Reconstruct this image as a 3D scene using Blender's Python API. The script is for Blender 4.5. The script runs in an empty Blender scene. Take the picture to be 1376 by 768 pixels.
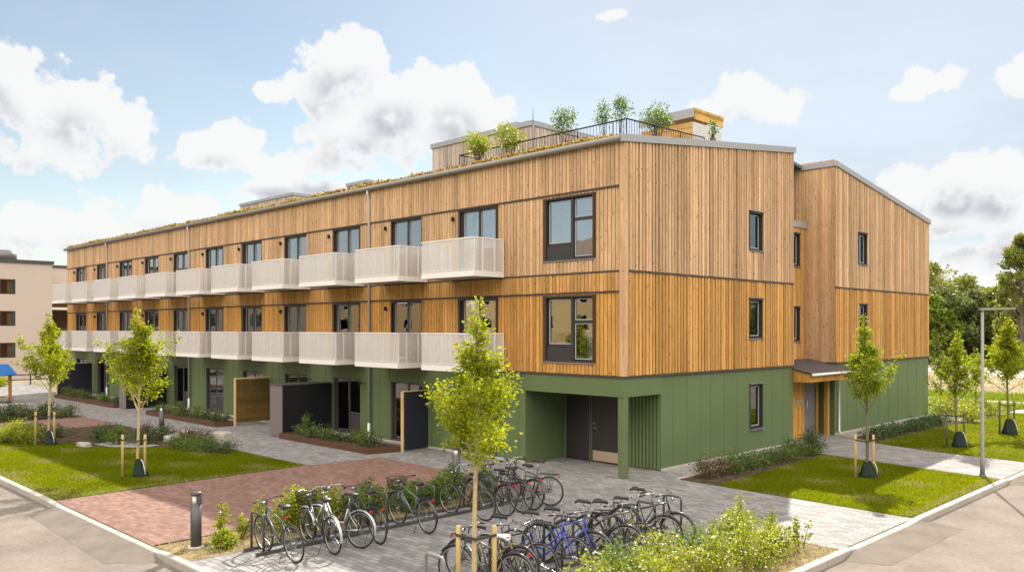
import bpy, math, random
import numpy as np
from mathutils import Vector, Matrix
R_ = math.radians
SC = bpy.context.scene
COL = SC.collection
rnd = random.Random(7)

# ------------------------------------------------------------------ camera
F = (-.70710678, .70710678); RT = (.70710678, .70710678)
CAM = (13.9686, -18.2755); H = 4.1; FPX = 1123.
cam = bpy.data.cameras.new("camera"); camo = bpy.data.objects.new("camera", cam); COL.objects.link(camo)
camo.location = (CAM[0], CAM[1], H); camo.rotation_euler = (R_(90), 0, R_(45))
cam.sensor_width = 36; cam.lens = 36 * FPX / 1376; cam.shift_y = 57 / 1376.; cam.clip_start = .1; cam.clip_end = 3000
SC.camera = camo

# ------------------------------------------------------------------ view, sun, sky
vs = SC.view_settings
vs.view_transform = 'Standard'; vs.look = 'None'; vs.gamma = 1; vs.exposure = 1.0
SUN_EL = R_(40.3); SD = Vector((-.437 * math.cos(SUN_EL), .8995 * math.cos(SUN_EL), math.sin(SUN_EL)))
sl = bpy.data.lights.new("sun", 'SUN'); sl.energy = 4.6; sl.angle = R_(.5); sl.color = (1, .92, .8)
so = bpy.data.objects.new("sun", sl); COL.objects.link(so)
so.rotation_euler = SD.to_track_quat('Z', 'Y').to_euler(); so.location = (-20, 40, 40)

world = bpy.data.worlds.new("World"); SC.world = world; world.use_nodes = True
BACK_FILL = (36, 33.5, 30)
def build_world():
    nt = world.node_tree; nt.nodes.clear(); N = nt.nodes; K = nt.links
    def mk(g, t, **kw):
        n = g.nodes.new(t)
        for k, v in kw.items(): setattr(n, k, v)
        return n
    # cloud density group: input = (azimuth from the view axis, tan elevation)
    g = bpy.data.node_groups.new("cloud_density", 'ShaderNodeTree')
    g.interface.new_socket("p", in_out='INPUT', socket_type='NodeSocketVector')
    g.interface.new_socket("d", in_out='OUTPUT', socket_type='NodeSocketFloat')
    g.interface.new_socket("smooth", in_out='OUTPUT', socket_type='NodeSocketFloat')
    gi = g.nodes.new('NodeGroupInput'); go = g.nodes.new('NodeGroupOutput')
    blobs = [  # cloud masses in the sky (given as bearing/height seen from the street)
        (20,135,70,85),(110,140,80,62),(165,175,50,48),(60,195,100,45),(5,95,45,45),
        (40,305,90,42),(130,298,60,40),(225,282,65,36),(262,275,40,26),
        (455,88,58,58),(490,72,48,42),(420,115,50,42),(540,130,72,62),(622,138,60,60),(662,165,36,50),(500,175,105,52),(590,185,105,45),(372,125,50,20),
        (310,195,60,42),(262,208,36,25),(380,222,80,22),(440,218,60,25),
        (1000,130,55,38),(1050,145,45,28),(965,145,35,24),
        (1240,110,44,27),(1215,120,30,20),(1268,105,28,22),(1374,110,38,38),
        (1300,228,62,42),(1352,232,60,50),(1220,255,60,36),(1290,285,105,45),(1380,290,90,50),
        (820,22,24,12),(400,258,120,24),(1330,350,120,30),
        (-150,120,130,110),(-330,220,160,70),(1600,150,170,110),(1850,250,160,70)]
    prev = None
    for (px, py, rx, ry) in blobs:
        A = math.atan((px - 688) / FPX); c = math.cos(A); T = (441 - py) / FPX * c
        ra = rx / FPX * c * c; rt = ry / FPX * c
        m = mk(g, 'ShaderNodeVectorMath', operation='MULTIPLY_ADD')
        m.inputs[1].default_value = (1 / ra, 1 / rt, 0); m.inputs[2].default_value = (-A / ra, -T / rt, 0)
        g.links.new(gi.outputs[0], m.inputs[0])
        l = mk(g, 'ShaderNodeVectorMath', operation='LENGTH'); g.links.new(m.outputs[0], l.inputs[0])
        if prev is None: prev = l.outputs['Value']
        else:
            s = mk(g, 'ShaderNodeMath', operation='SMOOTH_MIN'); s.inputs[2].default_value = .25
            g.links.new(prev, s.inputs[0]); g.links.new(l.outputs['Value'], s.inputs[1]); prev = s.outputs[0]
    n1 = mk(g, 'ShaderNodeTexNoise', noise_dimensions='2D'); n1.inputs['Scale'].default_value = 12; n1.inputs['Detail'].default_value = 9; n1.inputs['Roughness'].default_value = .60
    n1.inputs['Distortion'].default_value = .25
    v1 = mk(g, 'ShaderNodeTexVoronoi', feature='SMOOTH_F1', voronoi_dimensions='2D'); v1.inputs['Scale'].default_value = 30; v1.inputs['Smoothness'].default_value = .5
    v1.inputs['Detail'].default_value = 3; v1.inputs['Roughness'].default_value = .55
    g.links.new(gi.outputs[0], n1.inputs['Vector']); g.links.new(gi.outputs[0], v1.inputs['Vector'])
    a = mk(g, 'ShaderNodeMath', operation='MULTIPLY_ADD'); a.inputs[1].default_value = 1.05; a.inputs[2].default_value = -.40
    g.links.new(n1.outputs['Fac'], a.inputs[0])
    b = mk(g, 'ShaderNodeMath', operation='MULTIPLY_ADD'); b.inputs[1].default_value = -.62; b.inputs[2].default_value = .27
    g.links.new(v1.outputs['Distance'], b.inputs[0])
    s1 = mk(g, 'ShaderNodeMath', operation='ADD'); g.links.new(a.outputs[0], s1.inputs[0]); g.links.new(b.outputs[0], s1.inputs[1])
    s2 = mk(g, 'ShaderNodeMath', operation='SUBTRACT'); s2.inputs[0].default_value = 1.0; g.links.new(prev, s2.inputs[1])
    s3 = mk(g, 'ShaderNodeMath', operation='ADD'); g.links.new(s1.outputs[0], s3.inputs[0]); g.links.new(s2.outputs[0], s3.inputs[1])
    g.links.new(s3.outputs[0], go.inputs[0]); g.links.new(s2.outputs[0], go.inputs[1])

    geo = N.new('ShaderNodeTexCoord')
    def math_(op, a, b=None, c=None, clamp=False):
        n = mk(nt, 'ShaderNodeMath', operation=op); n.use_clamp = clamp
        for i, v in enumerate((a, b, c)):
            if v is None: continue
            if isinstance(v, (int, float)): n.inputs[i].default_value = v
            else: K.new(v, n.inputs[i])
        return n.outputs[0]
    def dot(vec):
        n = mk(nt, 'ShaderNodeVectorMath', operation='DOT_PRODUCT'); K.new(geo.outputs['Generated'], n.inputs[0]); n.inputs[1].default_value = vec
        return n.outputs['Value']
    df, dr, dz = dot((F[0], F[1], 0)), dot((RT[0], RT[1], 0)), dot((0, 0, 1))
    az = math_('ARCTAN2', dr, df)
    hl = math_('SQRT', math_('ADD', math_('MULTIPLY', df, df), math_('MULTIPLY', dr, dr)))
    te = math_('DIVIDE', dz, math_('MAXIMUM', hl, .02))
    cb = N.new('ShaderNodeCombineXYZ'); K.new(az, cb.inputs[0]); K.new(te, cb.inputs[1])
    g1 = N.new('ShaderNodeGroup'); g1.node_tree = g; K.new(cb.outputs[0], g1.inputs[0])
    of = mk(nt, 'ShaderNodeVectorMath', operation='ADD'); K.new(cb.outputs[0], of.inputs[0]); of.inputs[1].default_value = (.012, .034, 0)
    g2 = N.new('ShaderNodeGroup'); g2.node_tree = g; K.new(of.outputs[0], g2.inputs[0])
    D = g1.outputs[0]; D2 = g2.outputs[0]
    def sstep(v, lo, hi):
        n = N.new('ShaderNodeMapRange'); n.interpolation_type = 'SMOOTHSTEP'; K.new(v, n.inputs[0])
        n.inputs[1].default_value = lo; n.inputs[2].default_value = hi; return n.outputs[0]
    alpha = sstep(D, -.06, .22)
    # shadow side of a cloud: thick above it, towards the sun
    ln_ = mk(nt, 'ShaderNodeTexNoise', noise_dimensions='2D'); ln_.inputs['Scale'].default_value = 9; ln_.inputs['Detail'].default_value = 3; ln_.inputs['Roughness'].default_value = .5; K.new(cb.outputs[0], ln_.inputs['Vector'])
    big = sstep(g2.outputs[1], -.15, 1.0)
    fine = math_('MULTIPLY', sstep(math_('SUBTRACT', D2, D), -.5, .6), .35)
    shade = math_('ADD', math_('MULTIPLY', big, math_('MULTIPLY_ADD', ln_.outputs['Fac'], 1.3, .25)), fine)
    shade = math_('MULTIPLY', sstep(shade, .25, 1.15), sstep(D, .05, .7), clamp=True)
    sky = N.new('ShaderNodeTexSky'); sky.sky_type = 'NISHITA'; sky.sun_disc = False
    sky.sun_elevation = SUN_EL; sky.sun_rotation = math.atan2(SD.x, SD.y); sky.altitude = 50
    sky.air_density = 1.0; sky.dust_density = .35; sky.ozone_density = 1.3
    # thin high veil
    vn = mk(nt, 'ShaderNodeTexNoise'); vn.inputs['Scale'].default_value = 2.2; vn.inputs['Detail'].default_value = 6; vn.inputs['Roughness'].default_value = .6
    mp = N.new('ShaderNodeMapping'); K.new(geo.outputs['Generated'], mp.inputs[0]); mp.inputs['Scale'].default_value = (1, 1, 3.2); K.new(mp.outputs[0], vn.inputs['Vector'])
    veil = math_('MULTIPLY', sstep(vn.outputs['Fac'], .35, .8), .5)
    low = math_('MULTIPLY', math_('SUBTRACT', 1.0, sstep(te, .0, .22)), .6)
    right = math_('MULTIPLY', sstep(az, -.25, .35), .62)
    veil = math_('MAXIMUM', math_('ADD', veil, right), low, clamp=True)
    def mix(f, a, b):
        n = N.new('ShaderNodeMix'); n.data_type = 'RGBA'; n.clamp_factor = True
        K.new(f, n.inputs[0])
        for s, v in ((n.inputs[6], a), (n.inputs[7], b)):
            if isinstance(v, tuple): s.default_value = v
            else: K.new(v, s)
        return n.outputs[2]
    sm = mk(nt, 'ShaderNodeVectorMath', operation='MULTIPLY'); K.new(sky.outputs[0], sm.inputs[0]); sm.inputs[1].default_value = (1.72, 1.52, 1.27)
    base = mix(veil, sm.outputs[0], (6.8, 7.6, 8.7, 1))
    ccol = mix(shade, (9.5, 9.5, 9.5, 1), (5.6, 5.85, 6.4, 1))
    out = mix(math_('MULTIPLY', alpha, .97), base, ccol)
    # added unseen bright cloud deck behind the camera, as fill for the shaded facades
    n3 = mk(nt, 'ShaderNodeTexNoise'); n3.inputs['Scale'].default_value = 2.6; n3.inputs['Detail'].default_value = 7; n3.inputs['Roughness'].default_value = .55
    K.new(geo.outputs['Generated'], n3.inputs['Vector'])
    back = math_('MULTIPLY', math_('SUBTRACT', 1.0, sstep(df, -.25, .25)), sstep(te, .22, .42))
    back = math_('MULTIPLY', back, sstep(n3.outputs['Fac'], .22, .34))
    out = mix(back, out, (BACK_FILL[0], BACK_FILL[1], BACK_FILL[2], 1))
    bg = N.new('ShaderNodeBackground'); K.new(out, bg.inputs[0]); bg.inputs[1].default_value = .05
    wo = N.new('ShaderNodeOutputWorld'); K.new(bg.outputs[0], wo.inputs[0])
    world.cycles.sampling_method = 'MANUAL'; world.cycles.sample_map_resolution = 1024
build_world()
try:
    SC.cycles.max_bounces = 6; SC.cycles.diffuse_bounces = 3; SC.cycles.glossy_bounces = 3; SC.cycles.transmission_bounces = 4; SC.cycles.transparent_max_bounces = 12
    SC.cycles.caustics_reflective = False; SC.cycles.caustics_refractive = False
    SC.cycles.use_denoising = True; SC.cycles.sample_clamp_indirect = 6
except Exception: pass

# ------------------------------------------------------------------ mesh helpers
class MB:
    def __init__(s): s.v = []; s.f = []; s.sm = []
    def add(s, vs_, fs, smooth=False):
        o = len(s.v); s.v += [tuple(v) for v in vs_]; s.f += [tuple(i + o for i in f) for f in fs]; s.sm += [smooth] * len(fs); return s
    def box(s, x0, x1, y0, y1, z0, z1):
        if x0 > x1: x0, x1 = x1, x0
        if y0 > y1: y0, y1 = y1, y0
        if z0 > z1: z0, z1 = z1, z0
        return s.add([(x0,y0,z0),(x1,y0,z0),(x1,y1,z0),(x0,y1,z0),(x0,y0,z1),(x1,y0,z1),(x1,y1,z1),(x0,y1,z1)],
                     [(0,3,2,1),(4,5,6,7),(0,1,5,4),(1,2,6,5),(2,3,7,6),(3,0,4,7)])
    def hexa(s, b, t):   # bottom 4, top 4 points
        return s.add(list(b) + list(t), [(0,3,2,1),(4,5,6,7),(0,1,5,4),(1,2,6,5),(2,3,7,6),(3,0,4,7)])
    def prism(s, poly, z0, z1):
        n = len(poly)
        return s.add([(x, y, z0) for x, y in poly] + [(x, y, z1) for x, y in poly],
                     [tuple(range(n))[::-1], tuple(range(n, 2*n))] + [(i, (i+1) % n, n + (i+1) % n, n + i) for i in range(n)])
    def sheet(s, poly, z): return s.add([(p[0], p[1], p[2] if len(p) > 2 else z) for p in poly], [tuple(range(len(poly)))])
    def tube(s, pts, r, n=8, cap=True, closed=False):
        pts = [Vector(p) for p in pts]; m = len(pts)
        rs = r if isinstance(r, (list, tuple)) else [r] * m
        vs_ = []; up = Vector((0, 0, 1)); pu = None
        for i, p in enumerate(pts):
            if closed: d = pts[(i+1) % m] - pts[i-1]
            else: d = pts[min(i+1, m-1)] - pts[max(i-1, 0)]
            d = d.normalized() if d.length > 1e-9 else up
            if pu is None:
                a = up if abs(d.z) < .9 else Vector((1, 0, 0)); u = d.cross(a).normalized()
            else:
                u = (pu - d * pu.dot(d)); u = u.normalized() if u.length > 1e-6 else d.cross(up).normalized()
            pu = u; w = d.cross(u)
            for k in range(n):
                t = 2 * math.pi * k / n; vs_.append(p + (u * math.cos(t) + w * math.sin(t)) * rs[i])
        fs = []
        for i in range(m if closed else m - 1):
            j = (i + 1) % m
            for k in range(n): fs.append((i*n + k, i*n + (k+1) % n, j*n + (k+1) % n, j*n + k))
        if cap and not closed: fs += [tuple(range(n))[::-1], tuple((m-1)*n + k for k in range(n))]
        return s.add(vs_, fs, True)
    def ring(s, c, axis, R, r, n=28, k=6, a0=0, a1=2*math.pi):
        c = Vector(c); ax = Vector(axis).normalized(); a = Vector((0, 0, 1)) if abs(ax.z) < .9 else Vector((1, 0, 0))
        u = ax.cross(a).normalized(); w = ax.cross(u)
        full = abs(a1 - a0 - 2*math.pi) < 1e-6
        pts = [c + (u * math.cos(a0 + (a1-a0)*i/n) + w * math.sin(a0 + (a1-a0)*i/n)) * R for i in range(n if full else n + 1)]
        return s.tube(pts, r, k, closed=full)
    def lathe(s, prof, c=(0,0,0), n=16):
        vs_ = []; fs = []
        for r, z in prof:
            for k in range(n): t = 2*math.pi*k/n; vs_.append((c[0] + r*math.cos(t), c[1] + r*math.sin(t), c[2] + z))
        for i in range(len(prof)-1):
            for k in range(n): fs.append((i*n+k, i*n+(k+1) % n, (i+1)*n+(k+1) % n, (i+1)*n+k))
        fs += [tuple(range(n))[::-1], tuple((len(prof)-1)*n + k for k in range(n))]
        return s.add(vs_, fs, True)
    def rbox(s, x0, x1, y0, y1, z0, z1, b=.01):  # box with chamfered vertical+top edges
        p = [(x0+b,y0),(x1-b,y0),(x1,y0+b),(x1,y1-b),(x1-b,y1),(x0+b,y1),(x0,y1-b),(x0,y0+b)]
        cx_, cy_ = (x0+x1)/2, (y0+y1)/2
        q = [(x + (b if x < cx_ else -b)*.8, y + (b if y < cy_ else -b)*.8) for x, y in p]
        n = 8; V = [(x,y,z0) for x,y in p] + [(x,y,z1-b) for x,y in p] + [(x,y,z1) for x,y in q]
        fs = [tuple(range(n))[::-1], tuple(range(2*n, 3*n))]
        for l in (0, n):
            fs += [(l+i, l+(i+1) % n, l+n+(i+1) % n, l+n+i) for i in range(n)]
        return s.add(V, fs)
    def mesh(s, name):
        me = bpy.data.meshes.new(name); me.from_pydata(s.v, [], s.f)
        if any(s.sm): me.polygons.foreach_set('use_smooth', s.sm)
        me.update(); return me
    def build(s, name, mat, parent=None, label=None):
        me = s.mesh(name); me.materials.append(mat); return link(me, name, parent, label)

def link(me, name, parent=None, label=None):
    o = bpy.data.objects.new(name, me); COL.objects.link(o)
    if parent is not None: o.parent = parent
    if label: o['label'] = label
    return o
def empty(name, loc, rz=0):
    o = bpy.data.objects.new(name, None); COL.objects.link(o); o.location = loc; o.rotation_euler = (0, 0, rz); o.empty_display_size = .2; return o
def tag(o, label, cat, group=None, kind=None):
    if label: o['label'] = label
    if cat: o['category'] = cat
    if group: o['group'] = group
    if kind: o['kind'] = kind
    return o
def thing(name, loc, label, cat, group=None, rz=0): return tag(empty(name, loc, rz), label, cat, group)
def struct(mb, name, mat): o = mb.build(name, mat); o['kind'] = 'structure'; return o

def leaf_mesh(name, P, size, rng, up=.35, aspect=.62, var=.35, fold=True):
    """one diamond leaf per point of P, random facing"""
    n = len(P)
    if n == 0: P = np.zeros((1, 3)); n = 1
    d = rng.normal(size=(n, 3)); d[:, 2] = d[:, 2] * .6 - up * .2; d /= np.linalg.norm(d, axis=1)[:, None]
    e = rng.normal(size=(n, 3)); e -= d * (e * d).sum(1)[:, None]; e /= np.linalg.norm(e, axis=1)[:, None]
    s = (np.asarray(size) * (1 + var * rng.uniform(-1, 1, n)))[:, None]
    w = np.cross(d, e)
    bend = w * s * .18
    V = np.stack([P, P + d*s*.5 + e*s*aspect*.5 + bend, P + d*s, P + d*s*.5 - e*s*aspect*.5 + bend], 1).reshape(-1, 3)
    me = bpy.data.meshes.new(name)
    me.vertices.add(4*n); me.loops.add(4*n); me.polygons.add(n)
    me.vertices.foreach_set('co', V.astype(np.float32).ravel())
    me.loops.foreach_set('vertex_index', np.arange(4*n, dtype=np.int32))
    me.polygons.foreach_set('loop_start', np.arange(0, 4*n, 4, dtype=np.int32))
    me.polygons.foreach_set('loop_total', np.full(n, 4, dtype=np.int32))
    me.update(); me.validate(); return me
def blades_mesh(name, P, h, w, rng, lean=.5):
    n = len(P); a = rng.uniform(0, 2*np.pi, n); hh = h * rng.uniform(.5, 1.3, n); ww = w * rng.uniform(.7, 1.3, n)
    dx, dy = np.cos(a), np.sin(a); b = rng.uniform(0, 2*np.pi, n); l = hh * lean * rng.uniform(0, 1, n)
    V = np.zeros((n, 3, 3)); V[:, :, :] = P[:, None, :]
    V[:, 0, 0] -= dx*ww/2; V[:, 0, 1] -= dy*ww/2; V[:, 1, 0] += dx*ww/2; V[:, 1, 1] += dy*ww/2
    V[:, 2, 0] += np.cos(b)*l; V[:, 2, 1] += np.sin(b)*l; V[:, 2, 2] += hh
    me = bpy.data.meshes.new(name)
    me.vertices.add(3*n); me.loops.add(3*n); me.polygons.add(n)
    me.vertices.foreach_set('co', V.astype(np.float32).ravel())
    me.loops.foreach_set('vertex_index', np.arange(3*n, dtype=np.int32))
    me.polygons.foreach_set('loop_start', np.arange(0, 3*n, 3, dtype=np.int32))
    me.polygons.foreach_set('loop_total', np.full(n, 3, dtype=np.int32))
    me.update(); me.validate(); return me
def in_poly(P, poly):
    x, y = P[:, 0], P[:, 1]; c = np.zeros(len(P), bool); n = len(poly); j = n - 1
    for i in range(n):
        xi, yi = poly[i][:2]; xj, yj = poly[j][:2]
        m = ((yi > y) != (yj > y)) & (x < (xj - xi) * (y - yi) / (yj - yi + 1e-12) + xi); c ^= m; j = i
    return c
def sample_poly(poly, dens, rng, z=0):
    xs = [p[0] for p in poly]; ys = [p[1] for p in poly]
    n = int((max(xs)-min(xs)) * (max(ys)-min(ys)) * dens)
    P = np.stack([rng.uniform(min(xs), max(xs), n), rng.uniform(min(ys), max(ys), n), np.full(n, z)], 1)
    return P[in_poly(P, poly)]
def wob(poly, amp=.08, step=.5, seed=1):
    r = random.Random(seed); out = []
    for i in range(len(poly)):
        a, b = poly[i], poly[(i+1) % len(poly)]; L_ = math.dist(a[:2], b[:2]); n = max(1, int(L_/step))
        for k in range(n):
            t = k/n; j = amp if k else amp*.3
            out.append((a[0] + (b[0]-a[0])*t + r.uniform(-j, j), a[1] + (b[1]-a[1])*t + r.uniform(-j, j)))
    return out

# ------------------------------------------------------------------ materials
def mat(name, col, rough=.8, metal=0, var=.0, vscale=3., bump=0, bscale=40., island=0, island_hue=0, spec=.5, translucent=0, coat=0, stretch=None, var2=0, v2scale=.4):
    m = bpy.data.materials.new(name); m.use_nodes = True; nt = m.node_tree; N = nt.nodes; K = nt.links
    p = N['Principled BSDF']; p.inputs['Roughness'].default_value = rough; p.inputs['Metallic'].default_value = metal
    p.inputs['Specular IOR Level'].default_value = spec; p.inputs['Coat Weight'].default_value = coat
    c = (*col, 1)
    hsv = N.new('ShaderNodeHueSaturation'); hsv.inputs['Color'].default_value = c; hsv.inputs['Value'].default_value = 1
    tc = N.new('ShaderNodeTexCoord'); src = tc.outputs['Object']
    if stretch:
        mp = N.new('ShaderNodeMapping'); K.new(src, mp.inputs[0]); mp.inputs['Scale'].default_value = stretch; src = mp.outputs[0]
    val = None
    def addv(sock, amp, mean=.5):
        nonlocal val
        a = N.new('ShaderNodeMath'); a.operation = 'MULTIPLY_ADD'; K.new(sock, a.inputs[0]); a.inputs[1].default_value = amp; a.inputs[2].default_value = 1 - amp*mean
        if val is None: val = a.outputs[0]
        else:
            b = N.new('ShaderNodeMath'); b.operation = 'MULTIPLY'; K.new(val, b.inputs[0]); K.new(a.outputs[0], b.inputs[1]); val = b.outputs[0]
    if var:
        n = N.new('ShaderNodeTexNoise'); n.inputs['Scale'].default_value = vscale; n.inputs['Detail'].default_value = 5; K.new(src, n.inputs['Vector']); addv(n.outputs['Fac'], var*2)
    if var2:
        n = N.new('ShaderNodeTexNoise'); n.inputs['Scale'].default_value = v2scale; n.inputs['Detail'].default_value = 3; K.new(tc.outputs['Object'], n.inputs['Vector']); addv(n.outputs['Fac'], var2*2)
    if island or island_hue:
        g = N.new('ShaderNodeNewGeometry')
        if island: addv(g.outputs['Random Per Island'], island)
        if island_hue:
            a = N.new('ShaderNodeMath'); a.operation = 'MULTIPLY_ADD'; K.new(g.outputs['Random Per Island'], a.inputs[0]); a.inputs[1].default_value = island_hue; a.inputs[2].default_value = .5 - island_hue/2
            K.new(a.outputs[0], hsv.inputs['Hue'])
    if val is not None: K.new(val, hsv.inputs['Value'])
    K.new(hsv.outputs[0], p.inputs['Base Color'])
    if bump:
        n = N.new('ShaderNodeTexNoise'); n.inputs['Scale'].default_value = bscale; n.inputs['Detail'].default_value = 4; K.new(src, n.inputs['Vector'])
        b = N.new('ShaderNodeBump'); b.inputs['Strength'].default_value = bump; b.inputs['Distance'].default_value = .02; K.new(n.outputs['Fac'], b.inputs['Height']); K.new(b.outputs[0], p.inputs['Normal'])
    if translucent:
        t = N.new('ShaderNodeBsdfTranslucent'); mx = N.new('ShaderNodeMixShader'); mx.inputs[0].default_value = translucent
        h2 = N.new('ShaderNodeHueSaturation'); K.new(hsv.outputs[0], h2.inputs['Color']); h2.inputs['Value'].default_value = 1.7; h2.inputs['Saturation'].default_value = 1.08; h2.inputs['Hue'].default_value = .488
        K.new(h2.outputs[0], t.inputs[0]); K.new(p.outputs[0], mx.inputs[1]); K.new(t.outputs[0], mx.inputs[2]); K.new(mx.outputs[0], N['Material Output'].inputs[0])
    return m

def wood_mat(name, col, knots=True, isl=.42, along='Z', rough=.72):
    m = bpy.data.materials.new(name); m.use_nodes = True; nt = m.node_tree; N = nt.nodes; K = nt.links
    p = N['Principled BSDF']; p.inputs['Roughness'].default_value = rough; p.inputs['Specular IOR Level'].default_value = .25
    g = N.new('ShaderNodeNewGeometry'); tc = N.new('ShaderNodeTexCoord')
    off = N.new('ShaderNodeVectorMath'); off.operation = 'SCALE'
    cb = N.new('ShaderNodeCombineXYZ')
    for i, k in enumerate((37., 53., 91.)):
        a = N.new('ShaderNodeMath'); a.operation = 'MULTIPLY'; K.new(g.outputs['Random Per Island'], a.inputs[0]); a.inputs[1].default_value = k; K.new(a.outputs[0], cb.inputs[i])
    ad = N.new('ShaderNodeVectorMath'); ad.operation = 'ADD'; K.new(tc.outputs['Object'], ad.inputs[0]); K.new(cb.outputs[0], ad.inputs[1])
    mp = N.new('ShaderNodeMapping'); K.new(ad.outputs[0], mp.inputs[0])
    mp.inputs['Scale'].default_value = (1, 1, .06) if along == 'Z' else (.06, 1, 1) if along == 'X' else (1, .06, 1)
    gr = N.new('ShaderNodeTexNoise'); gr.inputs['Scale'].default_value = 42; gr.inputs['Detail'].default_value = 5; gr.inputs['Distortion'].default_value = .6; K.new(mp.outputs[0], gr.inputs['Vector'])
    st = N.new('ShaderNodeTexNoise'); st.inputs['Scale'].default_value = 5; st.inputs['Detail'].default_value = 3; K.new(mp.outputs[0], st.inputs['Vector'])
    mp2 = N.new('ShaderNodeMapping'); K.new(ad.outputs[0], mp2.inputs[0]); mp2.inputs['Scale'].default_value = (1, 1, .55) if along == 'Z' else (.55, 1, 1) if along == 'X' else (1, .55, 1)
    vo = N.new('ShaderNodeTexVoronoi'); vo.inputs['Scale'].default_value = 7.0; K.new(mp2.outputs[0], vo.inputs['Vector'])
    kn = N.new('ShaderNodeMapRange'); kn.interpolation_type = 'SMOOTHSTEP'; K.new(vo.outputs['Distance'], kn.inputs[0]); kn.inputs[1].default_value = .07; kn.inputs[2].default_value = .20; kn.inputs[3].default_value = .36; kn.inputs[4].default_value = 1
    def ma(s, m_, c_):
        a = N.new('ShaderNodeMath'); a.operation = 'MULTIPLY_ADD'; K.new(s, a.inputs[0]); a.inputs[1].default_value = m_; a.inputs[2].default_value = c_; return a.outputs[0]
    def mul(a_, b_):
        a = N.new('ShaderNodeMath'); a.operation = 'MULTIPLY'; K.new(a_, a.inputs[0]); K.new(b_, a.inputs[1]); return a.outputs[0]
    v = mul(ma(gr.outputs['Fac'], .8, .6), ma(st.outputs['Fac'], .8, .6)); v = mul(v, ma(g.outputs['Random Per Island'], isl, 1 - isl/2))
    we = N.new('ShaderNodeTexNoise'); we.inputs['Scale'].default_value = 1.1; we.inputs['Detail'].default_value = 4; mw = N.new('ShaderNodeMapping'); K.new(tc.outputs['Object'], mw.inputs[0]); mw.inputs['Scale'].default_value = (1, 1, .3); K.new(mw.outputs[0], we.inputs['Vector'])
    v = mul(v, ma(we.outputs['Fac'], .5, .75))
    if knots: v = mul(v, kn.outputs[0])
    # hue differs a little from board to board
    wn = N.new('ShaderNodeTexWhiteNoise'); wn.noise_dimensions = '1D'; K.new(g.outputs['Random Per Island'], wn.inputs['W'])
    hs = N.new('ShaderNodeHueSaturation'); hs.inputs['Color'].default_value = (*col, 1); K.new(v, hs.inputs['Value']); K.new(ma(wn.outputs['Value'], .008, .495), hs.inputs['Hue']); K.new(ma(gr.outputs['Fac'], -.35, 1.2), hs.inputs['Saturation'])
    K.new(hs.outputs[0], p.inputs['Base Color'])
    b = N.new('ShaderNodeBump'); b.inputs['Strength'].default_value = .25; b.inputs['Distance'].default_value = .01; K.new(gr.outputs['Fac'], b.inputs['Height']); K.new(b.outputs[0], p.inputs['Normal'])
    return m

def paver_mat(name, cols, w, h, mortar, mcol, rot=0, rough=.8, var=.25, grime=.35):
    m = bpy.data.materials.new(name); m.use_nodes = True; nt = m.node_tree; N = nt.nodes; K = nt.links
    p = N['Principled BSDF']; p.inputs['Roughness'].default_value = rough; p.inputs['Specular IOR Level'].default_value = .3
    tc = N.new('ShaderNodeTexCoord'); mp = N.new('ShaderNodeMapping'); K.new(tc.outputs['Object'], mp.inputs[0]); mp.inputs['Rotation'].default_value = (0, 0, rot)
    br = N.new('ShaderNodeTexBrick'); K.new(mp.outputs[0], br.inputs['Vector']); br.inputs['Scale'].default_value = 1; br.inputs['Brick Width'].default_value = w; br.inputs['Row Height'].default_value = h
    br.inputs['Mortar Size'].default_value = mortar; br.inputs['Mortar Smooth'].default_value = .3; br.inputs['Bias'].default_value = 0
    br.inputs['Color1'].default_value = (0, 0, 0, 1); br.inputs['Color2'].default_value = (1, 1, 1, 1); br.inputs['Mortar'].default_value = (.5, .5, .5, 1)
    ramp = N.new('ShaderNodeValToRGB'); K.new(br.outputs['Color'], ramp.inputs[0])
    ramp.color_ramp.elements[0].color = (*cols[0], 1); ramp.color_ramp.elements[1].color = (*cols[-1], 1)
    for i, c in enumerate(cols[1:-1]): e = ramp.color_ramp.elements.new((i+1)/(len(cols)-1)); e.color = (*c, 1)
    mx = N.new('ShaderNodeMix'); mx.data_type = 'RGBA'; K.new(br.outputs['Fac'], mx.inputs[0]); K.new(ramp.outputs[0], mx.inputs[6]); mx.inputs[7].default_value = (*mcol, 1)
    n = N.new('ShaderNodeTexNoise'); n.inputs['Scale'].default_value = .7; n.inputs['Detail'].default_value = 7; n.inputs['Roughness'].default_value = .65; K.new(tc.outputs['Object'], n.inputs['Vector'])
    n2 = N.new('ShaderNodeTexNoise'); n2.inputs['Scale'].default_value = 30; n2.inputs['Detail'].default_value = 4; K.new(tc.outputs['Object'], n2.inputs['Vector'])
    a = N.new('ShaderNodeMath'); a.operation = 'MULTIPLY_ADD'; K.new(n.outputs['Fac'], a.inputs[0]); a.inputs[1].default_value = grime*2; a.inputs[2].default_value = 1-grime
    b = N.new('ShaderNodeMath'); b.operation = 'MULTIPLY_ADD'; K.new(n2.outputs['Fac'], b.inputs[0]); b.inputs[1].default_value = var*2; b.inputs[2].default_value = 1-var
    c = N.new('ShaderNodeMath'); c.operation = 'MULTIPLY'; K.new(a.outputs[0], c.inputs[0]); K.new(b.outputs[0], c.inputs[1])
    hs = N.new('ShaderNodeHueSaturation'); K.new(mx.outputs[2], hs.inputs['Color']); K.new(c.outputs[0], hs.inputs['Value']); K.new(hs.outputs[0], p.inputs['Base Color'])
    bm = N.new('ShaderNodeBump'); bm.inputs['Strength'].default_value = .5; bm.inputs['Distance'].default_value = .012; bm.invert = True; K.new(br.outputs['Fac'], bm.inputs['Height']); K.new(bm.outputs[0], p.inputs['Normal'])
    return m

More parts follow.
